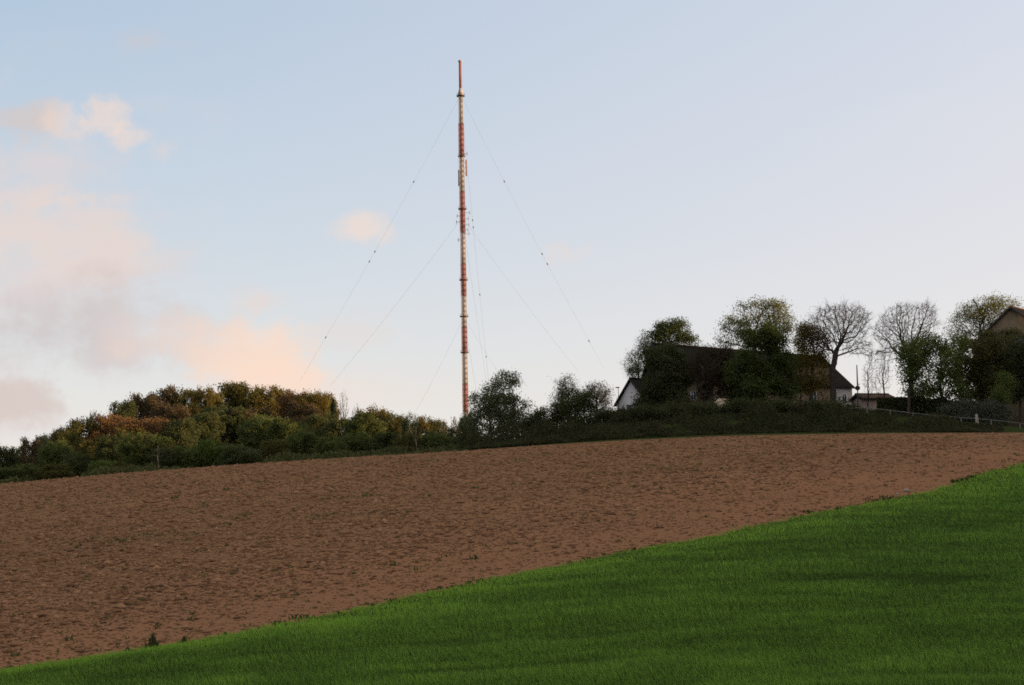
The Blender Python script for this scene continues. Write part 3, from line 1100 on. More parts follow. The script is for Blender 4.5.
W = [
    # hind row, along the skyline
    ('dark', 123, 401, 11, 470, 'dark green tree at the left shoulder of the wood skyline, above the copper tree'),
    ('brown', 143, 391, 18, 490, 'broad dark brownish tree on the skyline left of centre of the wood'),
    ('brown', 165, 388, 15, 500, 'dark brownish skyline tree right beside the broad brownish one'),
    ('olive', 185, 390, 14, 500, 'olive skyline tree left of the tall golden-green one'),
    ('gold', 206, 384, 14, 478, 'tall golden-green tree on the wood skyline'),
    ('olive', 228, 382, 16, 505, 'highest olive-brown tree on top of the wood'),
    ('olive', 247, 383, 15, 505, 'olive skyline tree just right of the highest tree'),
    ('gold', 268, 385, 15, 495, 'olive-gold skyline tree above the mid green ones'),
    ('brown', 287, 389, 13, 505, 'brownish skyline tree left of the big reddish-gold crown'),
    ('copper', 297, 388, 15, 478, 'reddish crown on the skyline touching a golden one'),
    ('gold', 312, 389, 15, 474, 'big golden crown right of the reddish one'),
    ('gold', 326, 392, 11, 480, 'last golden skyline crown before the dark conifer'),
    ('cone', 333, 403, 9, 440, 'narrow blackish conifer at the right end of the high wood'),
    ('bare', 344, 387, 8, 470, 'tall leafless tree sticking up right of the conifer'),
    ('bare', 357, 402, 10, 450, 'low pinkish leafless tree right of the tall leafless one'),
    ('gold', 372, 404, 13, 430, 'olive-gold tree on the right slope of the wood'),
    ('olive', 385, 411, 10, 425, 'small olive tree on the right slope, below the olive-gold one'),
    ('olive', 397, 416, 10, 420, 'olive tree left of the narrow grey-green one'),
    ('grey', 411, 413, 7, 400, 'narrow grey-green tree near the right end of the wood'),
    ('gold', 424, 416, 10, 410, 'golden-olive tree near the right end of the wood'),
    ('olive', 437, 420, 9, 400, 'small olive tree, second from the right end of the wood'),
    ('feather', 455, 411, 6, 380, 'thin feathery tree just left of the mast'),
    ('olive', 458, 425, 9, 360, 'low olive tree at the mast foot'),
    # left shoulder
    ('dark', 97, 412, 8, 450, 'small dark tree on the skyline left of the copper crowns'),
    ('copper', 111, 412, 17, 430, 'rusty crown left of the big copper one'),
    ('olive', 83, 418, 16, 430, 'wide olive-brown tree on the falling left shoulder'),
    ('bare', 63, 423, 8, 420, 'twiggy leafless tree on the falling left shoulder'),
    ('olive', 62, 427, 12, 425, 'small olive tree beside the twiggy leafless one'),
    ('olive', 46, 435, 11, 420, 'small olive tree behind the airy grey-green one'),
    ('feather', 45, 430, 13, 400, 'airy grey-green rounded tree on the left shoulder'),
    ('brown', 34, 441, 12, 390, 'dark purplish-brown tree near the left end of the wood'),
    ('grey', 20, 446, 9, 400, 'greyish tree behind the first dark tree at the left end'),
    ('dark', 6, 447, 10, 370, 'dark green tree cut by the left edge of the photo'),
    ('olive', -16, 452, 12, 370, 'olive tree just outside the left edge'),
    # middle rows
    ('copper', 146, 415, 24, 405, 'big rounded copper tree, reddest crown of the wood'),
    ('dark', 224, 405, 20, 438, 'dark shaded tree beneath the highest olive-brown one'),
    ('brown', 250, 407, 18, 440, 'brownish shaded tree below the skyline right of the highest one'),
    ('dark', 203, 414, 15, 412, 'dark green tree in the shade behind the bright green bush'),
    ('brown', 154, 422, 16, 430, 'brownish tree showing just behind the right half of the big copper one'),
    ('gold', 130, 425, 12, 398, 'yellowish crown tucked under the copper trees'),
    ('brown', 172, 402, 15, 450, 'dark reddish-brown tree right above the big copper one'),
    ('dark', 318, 413, 15, 415, 'dark tree filling the gap beneath the golden crown'),
    ('brown', 306, 404, 16, 440, 'brown tree beneath the big golden crown'),
    ('mid', 262, 414, 18, 380, 'wide mid green tree in the middle of the wood front'),
    ('mid', 288, 418, 16, 370, 'mid green tree right of the wide mid green one'),
    ('dark', 180, 420, 14, 400, 'dark green tree right of the big copper crown'),
    ('olive', 70, 432, 14, 400, 'olive tree below the twiggy leafless one'),
    ('mid', 57, 440, 14, 370, 'mid green tree below the airy grey-green one'),
    ('dark', 116, 434, 14, 365, 'dark bush-like tree under the rusty crown'),
    ('olive', 98, 437, 15, 375, 'olive-brown tree left of the dark one before the copper crown'),
    ('mid', 365, 413, 16, 370, 'wide mid green tree below the olive-gold one'),
    ('dark', 338, 420, 14, 380, 'dark green tree beneath the conifer'),
    # front row at the edge of the ploughed field
    ('mid', 145, 429, 20, 345, 'rounded green tree in front of the big copper one'),
    ('mid', 20, 461, 19, 315, 'green bush at the far left of the field edge'),
    ('mid', -14, 464, 18, 315, 'green bush outside the left edge'),
    ('olive', 55, 462, 16, 312, 'olive bush second from left along the field edge'),
    ('dark', 78, 449, 14, 325, 'dark bush behind the second and third front bushes'),
    ('fresh', 106, 458, 15, 312, 'lighter green low bush at the field edge left of the rounded green tree'),
    ('olive', 124, 461, 11, 308, 'pale olive low bush left of the rounded green tree'),
    ('dark', 166, 446, 12, 320, 'dark bush right of the rounded green tree'),
    ('mid', 186, 444, 13, 322, 'mid green bush left of the bright green bush'),
    ('fresh', 208, 437, 15, 325, 'brightest green bush at the field edge'),
    ('dark', 240, 443, 18, 312, 'wide dark bush right of the bright green one'),
    ('olive', 274, 438, 15, 318, 'olive bush below the wide mid green tree'),
    ('mid', 305, 427, 18, 330, 'big green bush under the golden crowns'),
    ('mid', 331, 435, 14, 318, 'green bush below the conifer at the field edge'),
    ('mid', 355, 430, 16, 322, 'mid green bush right of the conifer at the field edge'),
    ('dark', 385, 431, 15, 318, 'dark green bush in the middle of the low right wood edge'),
    ('olive', 407, 433, 12, 312, 'small olive bush left of the pale slender trunk'),
    ('mid', 437, 428, 14, 312, 'green bush at the right end of the wood edge'),
    ('dark', 460, 435, 10, 305, 'dark low bush between the wood and the speckled tree'),
    ('dark', 468, 415, 9, 300, 'dark bush hiding the foot of the mast'),
]
for kd, px, tp, rd, Y, lb in W:
    front = Y < 345
    wood(kd, px, tp, rd, Y, lb, name='woodland_bush' if front and 'bush' in lb else None, cat='bush' if front and 'bush' in lb else 'tree',
         low=0.0 if front else 0.06, group='bushes along the wood edge' if front and 'bush' in lb else None)

# pale slender trunks at the edge
for px, top, Y, lb in ((158, 446, 312, 'pale thin stem in front of the green bush at the wood edge'), (416, 430, 306, 'pale slender lit trunk at the right end of the wood edge')):
    b0 = foot(px, Y)
    tp = at(px, top, Y) - b0
    r = thing('slender_tree', b0, lb, 'tree')
    m = MB()
    pts = [np.zeros(3) - [0, 0, .2], tp * 0.35 + [0.15, 0, 0], tp * 0.7 + [-0.1, 0, 0], tp]
    for i in range(3):
        m.tube(pts[i], pts[i + 1], 0.16 - 0.03 * i, 0.13 - 0.03 * i, 6)
    link('trunk', m.mesh('slender_trunk', M_barkpale, True), r)
    m = MB()
    for i in range(16):
        q = tp * rng.uniform(0.5, 1.0)
        m.tube(q, q + rng.normal(0, 0.6, 3) + [0, 0, 0.5], 0.03, 0.012, 4)
    link('branches', m.mesh('slender_branches', M_barkpale), r)

# ------------------------------------------------------------------ farm buildings
def roofmat(name, c, sc_=1.0):
    m, nt, b = newmat(name)
    tc = nt.nodes.new('ShaderNodeTexCoord')
    n1 = noise(nt, 0.5, 4, 0.6)
    n2 = noise(nt, 5.0, 4, 0.7)
    cc = ramp(nt, n1, [(0.3, tuple(v * 0.65 for v in c)), (0.7, tuple(v * 1.25 for v in c))])
    cc = mixc(nt, 0.4, cc, ramp(nt, n2, [(0.3, tuple(v * 0.5 for v in c)), (0.7, tuple(v * 1.4 for v in c))]))
    w = nt.nodes.new('ShaderNodeTexWave')
    w.wave_type = 'BANDS'
    w.bands_direction = 'Z'
    w.inputs['Scale'].default_value = 1.0
    w.inputs['Distortion'].default_value = 0.6
    nt.links.new(tc.outputs['Object'], w.inputs['Vector'])
    bm = N(nt, 'ShaderNodeBump', inp={'Strength': 0.5, 'Distance': 0.04})
    nt.links.new(w.outputs['Fac'], bm.inputs['Height'])
    nt.links.new(bm.outputs[0], b.inputs['Normal'])
    nt.links.new(cc, b.inputs['Base Color'])
    b.inputs['Specular IOR Level'].default_value = 0.05
    b.inputs['Roughness'].default_value = 0.95
    return m


m_roof = roofmat('old_dark_tiles', (0.022, 0.018, 0.013))
m_roof2 = roofmat('brown_tiles', (0.11, 0.07, 0.05))
m_plaster = simple('beige_plaster', (0.17, 0.128, 0.088), 0.18, 1.2, 0.9)
m_white = simple('white_plaster', (0.50, 0.455, 0.43), 0.1, 1.0, 0.9)
m_shadewood = simple('shaded_boarding', (0.03, 0.024, 0.018), 0.3, 3.0, 0.85)  # boarding for gable and shutter; the gable's shade is put into its colour
m_frame = simple('window_frame_paint', (0.6, 0.6, 0.6), 0.1, 3.0, 0.5)
m_trim = simple('dark_trim', (0.05, 0.045, 0.045), 0.2, 4, 0.6)
m_tan = simple('tan_render', (0.18, 0.13, 0.082), 0.2, 1.2, 0.9)
m_glass, nt, b = newmat('window_glass')
b.inputs['Base Color'].default_value = (0.05, 0.07, 0.09, 1)
b.inputs['Roughness'].default_value = 0.08
b.inputs['Specular IOR Level'].default_value = 1.0
b.inputs['Metallic'].default_value = 0.6


def frame_at(origin, dx, dy):
    """local frame: X along ridge, -Y to the front"""
    X = Vector((dx, dy, 0)).normalized()
    Yv = Vector((-X.y, X.x, 0))
    M = Matrix(((X.x, Yv.x, 0, origin[0]), (X.y, Yv.y, 0, origin[1]), (0, 0, 1, origin[2]), (0, 0, 0, 1)))
    return M


def house(name, label, apex, dirv, L, hw, rise, eave_to_ground, wallm, roofm, gablem=None, over=0.35, hip=0.0, skew=0.0):
    """gabled house; apex = ridge end nearest the viewer; origin under it"""
    M = frame_at((apex[0], apex[1], apex[2] - rise - eave_to_ground), *dirv)
    root = thing(name, M.translation, label, 'house')
    root.rotation_euler = M.to_euler()
    e = eave_to_ground
    m = MB()
    m.box((0, -hw, 0), (L, -hw + .3, e))
    m.box((skew, hw - .3, 0), (L, hw, e))
    link('wall', m.mesh('long_walls', wallm), root)
    # note: local +Y here points to the front; the triangle fills the gable
    for x in (0.003, L - .303):
        m = MB()
        if skew and x < 1:
            m.prism([(x, -hw + .305, 0), (x, 0, 0), (x, 0, e + rise - .15), (x, -hw + .31, e + rise * .04), (x, -hw + .305, e)], (.3, 0, 0))
            m.prism([(x, .005, 0), (x + skew, hw - .305, 0), (x + skew, hw - .305, e), (x + skew, hw - .31, e + rise * .04), (x, .005, e + rise - .15)], (.3, 0, 0))
            link('gable', m.mesh('gable_wall', gablem or wallm), root)
            continue
        m.prism([(x, -hw + .305, 0), (x, hw - .305, 0), (x, hw - .305, e), (x, hw - .31, e + rise * 0.04), (x, hip * .5, e + rise * (1 - hip * .5 / hw) - .15), (x, -hip * .5, e + rise * (1 - hip * .5 / hw) - .15), (x, -hw + .31, e + rise * 0.04), (x, -hw + .305, e)], (.3, 0, 0))
        link('gable', m.mesh('gable_wall', gablem or wallm), root)
    sl = rise / hw
    m = MB()
    o = over
    for sgn in (-1, 1):
        y1 = sgn * (hw + o)
        z1 = e - sl * o
        pr = [(-o, 0, e + rise), (-o, y1, z1), (-o, y1, z1 + .22), (-o, 0, e + rise + .22)]
        m.prism(pr, (L + 2 * o, 0, 0))
        if skew and sgn > 0:
            v = m.V[-1]
            for i in (1, 2):
                v[i, 0] += skew * (hw + o) / hw
    rf = link('roof', m.mesh('roof_planes', roofm), root)
    m = MB()
    m.tube((-o - .01, 0, e + rise + .24), (L + o + .01, 0, e + rise + .24), .15, None, 8)
    link('ridge_cap', m.mesh('ridge_cap', roofm), rf)
    for sgn in (-1, 1):
        m = MB()
        m.tube((-o + (skew if sgn > 0 else 0), sgn * (hw + o + .08), e - sl * o + .05), (L + o, sgn * (hw + o + .08), e - sl * o + .05), .08, None, 8)
        link('gutter', m.mesh('gutter', m_trim), rf)
    for sgn in (-1, 1):
        for xo_ in (-o - .05, L + o):
            m = MB()
            xs_ = xo_ + (skew * (hw + o) / hw if sgn > 0 and xo_ < 0 else 0)
            m.prism([(xo_, 0, e + rise + .26), (xs_, sgn * (hw + o), e - sl * o + .26), (xs_, sgn * (hw + o), e - sl * o - .1), (xo_, 0, e + rise - .1)], (.05, 0, 0))
            link('verge_board', m.mesh('verge_board', m_trim), rf)
    return root, M


def window(root, c, w, h, axis='front', lit=None, label=None):
    """window on the front wall (facing -Y) or in the gable"""
    x, y, z = c
    fm, gm = MB(), MB()
    if axis == 'front':
        for a, b_ in (((x - w / 2 - .07, y - .06, z - h / 2 - .07), (x + w / 2 + .07, y, z - h / 2)), ((x - w / 2 - .07, y - .06, z + h / 2), (x + w / 2 + .07, y, z + h / 2 + .07)),
                      ((x - w / 2 - .07, y - .06, z - h / 2), (x - w / 2, y, z + h / 2)), ((x + w / 2, y - .06, z - h / 2), (x + w / 2 + .07, y, z + h / 2)), ((x - .03, y - .05, z - h / 2), (x + .03, y - .002, z + h / 2))):
            fm.box(a, b_)
        gm.box((x - w / 2, y - .02, z - h / 2), (x + w / 2, y - .003, z + h / 2))
    else:
        for a, b_ in (((x - .06, y - w / 2 - .07, z - h / 2 - .07), (x, y + w / 2 + .07, z - h / 2)), ((x - .06, y - w / 2 - .07, z + h / 2), (x, y + w / 2 + .07, z + h / 2 + .07)),
                      ((x - .06, y - w / 2 - .07, z - h / 2), (x, y - w / 2, z + h / 2)), ((x - .06, y + w / 2, z - h / 2), (x, y + w / 2 + .07, z + h / 2))):
            fm.box(a, b_)
        gm.box((x - .02, y - w / 2, z - h / 2), (x - .003, y + w / 2, z + h / 2))
    f = link('window', fm.mesh('window_frame', m_frame), root, label)
    link('pane', gm.mesh('window_pane', m_glass), f)


# barn
aL, aR = at(653.5, 345, 272), None
dY = 22.0
sR = st(821, 358)[0]
YR = 272 * (aL[2] - EYE.z) / 272 / st(821, 358.0)[1]
aR = np.array([sR * YR, YR, aL[2]])
dv = aR - aL
Lb = float(np.linalg.norm(dv[:2]))
print('barn', aL, aR, Lb)
hwB, riseB = 6.7, 5.6
gB = gz(aL[0] + 10, aL[1] + 2)
eB = aL[2] - riseB - gB + 0.8
barn, MBn = house('barn', 'long barn with steep dark tiled roof and beige walls behind the trees', aL, (dv[0], dv[1]), Lb, hwB, riseB, eB, m_plaster, m_roof, m_shadewood, skew=3.0)
inv = MBn.inverted()


def on_front(px, py, yl):
    """local point on the plane y = yl seen at the pixel"""
    d = Vector(ray(px, py))
    e0 = inv @ EYE
    dl = inv.to_3x3() @ d
    k = (yl - e0.y) / dl.y
    return e0 + dl * k


# wall dormer
FY = -hwB
p0, p1 = on_front(804, 388, FY), on_front(829, 388, FY)
ptop = on_front(812, 366, FY - .1)
xa, xb_ = p0.x, p1.x
m = MB()
m.box((xa, FY - .12, eB - 0.6), (xb_, FY + 4.5, ptop.z))
dm = link('dormer', m.mesh('dormer_wall', m_plaster), barn)
m = MB()
m.prism([(xa - .3, FY - .45, ptop.z + .02), (xa - .3, FY + 5.2, ptop.z + 1.3), (xa - .3, FY + 5.2, ptop.z + 1.5), (xa - .3, FY - .45, ptop.z + .2)], (xb_ - xa + .6, 0, 0))
link('dormer_roof', m.mesh('dormer_roof', m_roof), dm)
w1 = on_front(812, 382.5, FY - .12)
window(barn, (w1.x, FY - .122, w1.z), 1.0, 1.0)
for px_, py_, w_, h_ in ((813.5, 397, 1.2, 1.7), (844, 398, 0.9, 1.2), (693, 396, 1.0, 1.2)):
    ww = on_front(px_, py_, FY)
    window(barn, (ww.x, FY - .056, ww.z), w_, h_)
wd = on_front(720, 404, FY)
m = MB()
m.box((wd.x - 1.2, FY - .07, wd.z - 1.8), (wd.x + 1.2, FY - .002, wd.z + 0.9))  # pale lit patch on the front wall, put into an added cream panel
link('lit_patch_panel', m.mesh('lit_patch_panel', simple('cream_lit_patch', (0.66, 0.56, 0.40), 0.08, 2, 0.6)), barn, 'wide pale cream panel painted as a lit patch')
# pale right bay
q0 = on_front(836, 391, FY)
m = MB()
m.box((q0.x, FY - .05, -0.3), (Lb - .01, FY - .002, eB - .25))
link('pale_bay', m.mesh('pale_bay', simple('grey_plaster', (0.42, 0.38, 0.35), 0.12, 1.5, 0.9)), barn)

# small white house on the left
ah = at(631, 379.5, 292)
gh = gz(ah[0], ah[1])
wh, Mw = house('white_house', 'small white gabled house at the left end of the barn', ah, (0.80, 0.60), 11.0, 3.9, 3.9, ah[2] - 3.9 - gh + 0.3, m_white, m_roof, m_white)
window(wh, (0.0, 0.4, ah[2] - gh - 4.6), 0.9, 1.2, 'gable')

# house at the right edge
ag = at(1011, 308, 285)
gg = gz(ag[0], ag[1])
gr, Mg = house('gabled_house', 'large brown gabled house rising at the right edge', ag, (0.643, 0.766), 18.0, 7.2, 5.7, ag[2] - 5.7 - gg + 0.3, m_tan, m_roof2, m_tan)
window(gr, (0.0, -1.0, ag[2] - gg - 5.5), 1.0, 1.3, 'gable')
window(gr, (0.0, 2.0, ag[2] - gg - 5.5), 1.0, 1.3, 'gable')

# little outbuilding right of the barn
a0 = at(853.5, 395.5, 278)
g0 = gz(a0[0] + 2, a0[1])
out, Mo = house('outbuilding', 'low outbuilding with reddish roof right of the barn', a0 + np.array([0.6, 0, 0]), (0.97, 0.25), 5.2, 2.2, 0.7, a0[2] - 0.7 - g0 + 0.3, simple('pinkish_plaster', (0.33, 0.24, 0.19), 0.12, 1.5, 0.9), m_roof2)
w2 = MB()
w2.box((3.0, -2.26, a0[2] - g0 - 2.4), (3.9, -2.202, a0[2] - g0 - 1.4))
link('shutter', w2.mesh('shutter', m_shadewood), out)

# tall pole with a ball
b0 = foot(858.5, 247)
t0 = at(856.8, 365, 247) - b0
m0 = at(857.6, 388, 247) - b0
pole = thing('tall_pole', b0, 'tall thin pole with a dark ball halfway up, right of the barn', 'pole')
m = MB()
m.tube((0, 0, -.3), m0, .085, .075, 10)
m.tube(m0 - np.array([0, 0, .02]), t0, .11, .07, 10)
link('shaft', m.mesh('pole_shaft', m_trim, True), pole)
import bmesh
bmh = bmesh.new()
bmesh.ops.create_uvsphere(bmh, u_segments=14, v_segments=10, radius=0.36)
me = bpy.data.meshes.new('pole_ball')
bmh.to_mesh(me)
me.materials.append(m_trim)
o = link('ball', me, pole)
o.location = m0
m = MB()
m.box((m0[0] - .02, -.05, m0[2] + .5), (m0[0] + .32, .05, m0[2] + .6))
link('bracket', m.mesh('pole_bracket', m_trim), pole)

# street lamp by the white house
b0 = foot(618.5, 288)
t0 = at(618.3, 388, 288) - b0
lp = thing('street_lamp', b0, 'thin street lamp beside the gutter of the white house', 'street lamp')
m = MB()
m.tube((0, 0, -.3), (t0[0], 0, t0[2]), .07, .045, 8)
link('post', m.mesh('lamp_post', m_trim, True), lp)
m = MB()
m.prism([(-.22, -.15, t0[2]), (.28, -.15, t0[2]), (.42, -.15, t0[2] + .16), (-.34, -.15, t0[2] + .16)], (0, .3, 0))
link('lamp_head', m.mesh('lamp_head', m_trim), lp)

# fence along the bank
m_fence = simple('weathered_white_paint', (0.20, 0.20, 0.18), 0.2, 6, 0.7)
fp = [(845, 408.5), (867, 407.5), (890, 410.5), (913, 413.2), (937, 415.7), (961, 417.6), (991, 419.8), (1020, 423.3), (1048, 427)]
tops = [at(px_, py_, 240.5 - 0.012 * (px_ - 845)) for px_, py_ in fp]
f0 = tops[0].copy()
f0[2] = gz(f0[0], f0[1])
fen = thing('post_and_rail_fence', f0, 'pale post and rail fence running down the bank to the right', 'fence')
for p in tops:
    m = MB()
    gzp = gz(p[0], p[1])
    q = p - f0
    zb = min(gzp - f0[2], q[2] - 0.9) - .2
    m.box((q[0] - .06, q[1] - .06, zb), (q[0] + .06, q[1] + .06, q[2] + .06))
    link('post', m.mesh('fence_post', m_fence), fen)
m = MB()
for i in range(len(tops) - 1):
    a_, c_ = tops[i] - f0, tops[i + 1] - f0
    m.tube(a_ + np.array([0, -.09, 0]), c_ + np.array([0, -.09, 0]), .042, None, 6)
link('rail', m.mesh('fence_rail', m_fence), fen)
b0 = foot(977.5, 236)
b0[2] = at(978, 422.5, 236)[2]
mk = thing('leaning_marker', b0, 'pale leaning marker post at the foot of the fence', 'marker post')
tp = at(976.3, 414.5, 236) - b0
m = MB()
m.tube((0, 0, -.8), tp, .28, .17, 7)
link('shaft', m.mesh('marker_shaft', simple('pale_wood', (0.30, 0.25, 0.2), 0.15, 5, 0.8)), mk)
m = MB()
m.tube(tp, tp * 1.12, .12, .03, 7)
link('tip', m.mesh('marker_tip', m_fence), mk)

# ------------------------------------------------------------------ the guyed mast
YM = 700.0
m_red = simple('red_paint', (0.28, 0.135, 0.12), 0.15, 0.5, 0.6)
m_wht = simple('white_paint', (0.38, 0.34, 0.315), 0.12, 0.5, 0.6)
m_dsteel = simple('dark_steel', (0.10, 0.065, 0.06), 0.2, 1.0, 0.6)
m_rust = simple('antenna_plastic', (0.36, 0.22, 0.17), 0.2, 1.0, 0.6)
m_wire = simple('guy_steel', (0.26, 0.26, 0.27), 0.1, 1.0, 0.5)
mb = foot(465.9, YM)
mtop = at(459.6, 60, YM)
AX = np.array([mb[0], YM])
mast = thing('guyed_mast', mb, 'very tall red and white guyed radio mast against the sky', 'mast')
print('mast base', mb, 'top', mtop)


def mz(py):
    """height on the mast axis seen at row py"""
    s_, t_ = st(462, py)
    px_ = 459.6 + (py - 60) / 345.0 * 5.0
    return at(px_, py, YM)[2] - mb[2]


def lattice(z0, z1, hw_, mat, lab):
    hw_ *= 0.92
    m = MB()
    k = max(1, round((z1 - z0) / 2.3))
    cs_ = [(-hw_, -hw_), (hw_, -hw_), (hw_, hw_), (-hw_, hw_)]
    for cx_, cy_ in cs_:
        m.tube((cx_, cy_, z0), (cx_, cy_, z1), .15, None, 6)
    for i in range(k):
        a_, b_ = z0 + (z1 - z0) * i / k, z0 + (z1 - z0) * (i + 1) / k
        for j in range(4):
            p, q = cs_[j], cs_[(j + 1) % 4]
            m.tube((*p, a_), (*q, b_), .06, None, 4, False)
            m.tube((*q, a_), (*p, b_), .06, None, 4, False)
            m.tube((*p, b_), (*q, b_), .06, None, 4, False)
    m.tube((0, 0.05, z0), (0, 0.05, z1), hw_ * .78, None, 12)
    link('lattice_section', m.mesh('lattice_section', mat), mast, lab)


zs = [(96, 124, .85, 'w'), (124, 156, 1.1, 'r'), (156, 192, 1.05, 'w'), (192, 233, 1.1, 'r'), (233, 264, 1.05, 'w'), (264, 296, 1.1, 'r'),
      (296, 327, 1.05, 'w'), (327, 353, 1.15, 'r'), (353, 384, 1.1, 'w'), (384, 412, 1.15, 'r')]
for a_, b_, hw_, c_ in zs:
    lattice(mz(b_), mz(a_), hw_, m_red if c_ == 'r' else m_wht, 'red painted lattice section' if c_ == 'r' else 'white painted lattice section')
lattice(0, mz(412), 1.1, m_wht, 'white lattice section at the mast foot, behind trees')
m = MB()
m.tube((0, 0, mz(90)), (0, 0, mz(62)), .62, .58, 12)
link('antenna_mast', m.mesh('antenna_mast', m_red, True), mast)
m = MB()
m.tube((0, 0, mz(62)), (0, 0, mz(60.5)), .8, .8, 12)
m.tube((0, 0, mz(60.5)), (0, 0, mz(58.5)), .08, .04, 6)
link('top_cap', m.mesh('top_cap', m_wht, True), mast)
m = MB()
m.tube((0, 0, mz(96)), (0, 0, mz(88)), 1.3, .6, 12)
link('cone', m.mesh('mast_cone', m_wht, True), mast)
for py_, r_ in ((96, 1.75), (156.5, 1.5), (209, 1.75), (280, 1.75), (316.5, 1.75), (352.5, 1.7)):
    m = MB()
    z = mz(py_)
    m.tube((0, 0, z - .2), (0, 0, z + .16), r_, None, 14)
    for i in range(10):
        a_ = i * .628
        m.tube((r_ * math.cos(a_), r_ * math.sin(a_), z), (r_ * math.cos(a_), r_ * math.sin(a_), z + 1.0), .025, None, 4)
    for i in range(10):
        a_, b_ = i * .628, (i + 1) * .628
        m.tube((r_ * math.cos(a_), r_ * math.sin(a_), z + 1.1), (r_ * math.cos(b_), r_ * math.sin(b_), z + 1.0), .025, None, 4)
    link('platform', m.mesh('mast_platform', m_dsteel), mast)
for z0, z1, x_ in ((mz(176), mz(160), 1.9), (mz(186), mz(170), -1.25)):
    m = MB()
    m.box((x_ - .3, -.3, z0), (x_ + .3, .3, z1))
    for k_ in range(3):
        zz_ = z0 + (z1 - z0) * (k_ + .5) / 3
        m.tube((0, 0, zz_), (x_, 0, zz_), .08, None, 5)
    link('panel_antenna', m.mesh('panel_antenna', m_rust), mast)
for py_, x_ in ((154, 2.3), (213, 3.0), (216, -2.2), (219, 2.4), (222, -2.5), (225, 2.6), (230, 2.2), (234, 2.6), (240, -1.9)):
    m = MB()
    z = mz(py_)
    m.tube((0, 0, z), (x_, -.4, z), .09, None, 5)
    m.tube((x_, -.4, z - .7), (x_, -.4, z + .7), .14, None, 6)
    link('dipole_antenna', m.mesh('dipole_antenna', m_rust), mast)


def guy(py_top, anchor, dots):
    z = mz(py_top)
    p0 = np.array([0, 0, z])
    p1 = np.array(anchor, float)
    n_ = 24
    P = [p0 + (p1 - p0) * i / n_ + np.array([0, 0, -4.0 * (i / n_) * (1 - i / n_) * z * 0.010]) for i in range(n_ + 1)]
    m = MB()
    for i in range(n_):
        m.tube(P[i], P[i + 1], .03, None, 4, False)
    g_ = link('guy_wire', m.mesh('guy_wire', m_wire), mast)
    for f_ in dots:
        q = p0 + (p1 - p0) * f_ + np.array([0, 0, -4.0 * f_ * (1 - f_) * z * 0.010])
        d_ = (p1 - p0) / np.linalg.norm(p1 - p0)
        m = MB()
        m.tube(q - d_ * .6, q, .05, .28, 8)
        m.tube(q, q + d_ * .6, .28, .05, 8)
        link('insulator', m.mesh('guy_insulator', m_dsteel), g_)


def anchor_px(px_, py_, dy):
    p = at(px_, py_, YM + dy)
    a_ = np.array([p[0] - mb[0], dy, 0])
    a_[2] = p[2] - mb[2]
    return a_


def extend(py_top, through, dy):
    """anchor on the line from the mast through a seen point, carried down to the ground"""
    z = mz(py_top)
    p0 = np.array([0, 0, z])
    q = anchor_px(*through, dy) 
    return q


# three directions, three levels
guy(95, extend(95, (300, 381), 40), (0.285, 0.525, 0.56, 0.835))
guy(95, extend(95, (605, 370), 40), (0.295, 0.555, 0.592, 0.885))
guy(95, extend(95, (488.5, 380), 95), (0.40, 0.425, 0.665, 0.905))
guy(217, extend(217, (330, 386), 40), ())
guy(217, extend(217, (578, 371), 40), ())
guy(217, extend(217, (487, 385), 95), ())
guy(317, extend(317, (416, 411), 25), ())
guy(317, extend(317, (520, 405), 25), ())
guy(317, extend(317, (478, 400), 60), ())

# ------------------------------------------------------------------ world
w = bpy.data.worlds.new('World')
sc.world = w
w.use_nodes = True
nt = w.node_tree
bg = nt.nodes['Background']
SUN_EL, SUN_AZ = R(3.4), R(99)
sky = nt.nodes.new('ShaderNodeTexSky')
sky.sky_type = 'NISHITA'
sky.sun_disc = False
sky.sun_elevation = SUN_EL
sky.sun_rotation = SUN_AZ
sky.air_density = 1.0
sky.dust_density = 1.0
K = 0.5  # strength 0.1 at exposure 2.32
tc = nt.nodes.new('ShaderNodeTexCoord')
sp = nt.nodes.new('ShaderNodeSeparateXYZ')
nt.links.new(tc.outputs['Generated'], sp.inputs[0])
dxn, dyn, dzn = sp.outputs


def sc3(c):
    return tuple(v / K for v in c)


# pale evening haze: colour by height and by side (towards the sunset it is whiter)
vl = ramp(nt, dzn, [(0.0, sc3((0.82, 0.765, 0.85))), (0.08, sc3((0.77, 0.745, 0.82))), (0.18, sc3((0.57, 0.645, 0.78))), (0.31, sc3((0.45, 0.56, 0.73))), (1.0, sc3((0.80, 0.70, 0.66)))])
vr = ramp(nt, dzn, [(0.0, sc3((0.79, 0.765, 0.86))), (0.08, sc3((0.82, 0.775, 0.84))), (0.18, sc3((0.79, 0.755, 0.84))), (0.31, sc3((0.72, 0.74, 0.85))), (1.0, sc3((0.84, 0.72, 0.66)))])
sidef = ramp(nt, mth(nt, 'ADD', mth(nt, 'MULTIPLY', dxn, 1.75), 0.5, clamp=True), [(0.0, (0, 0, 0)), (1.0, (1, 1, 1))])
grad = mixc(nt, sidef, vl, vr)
base = mixc(nt, 0.78, sky.outputs[0], grad)

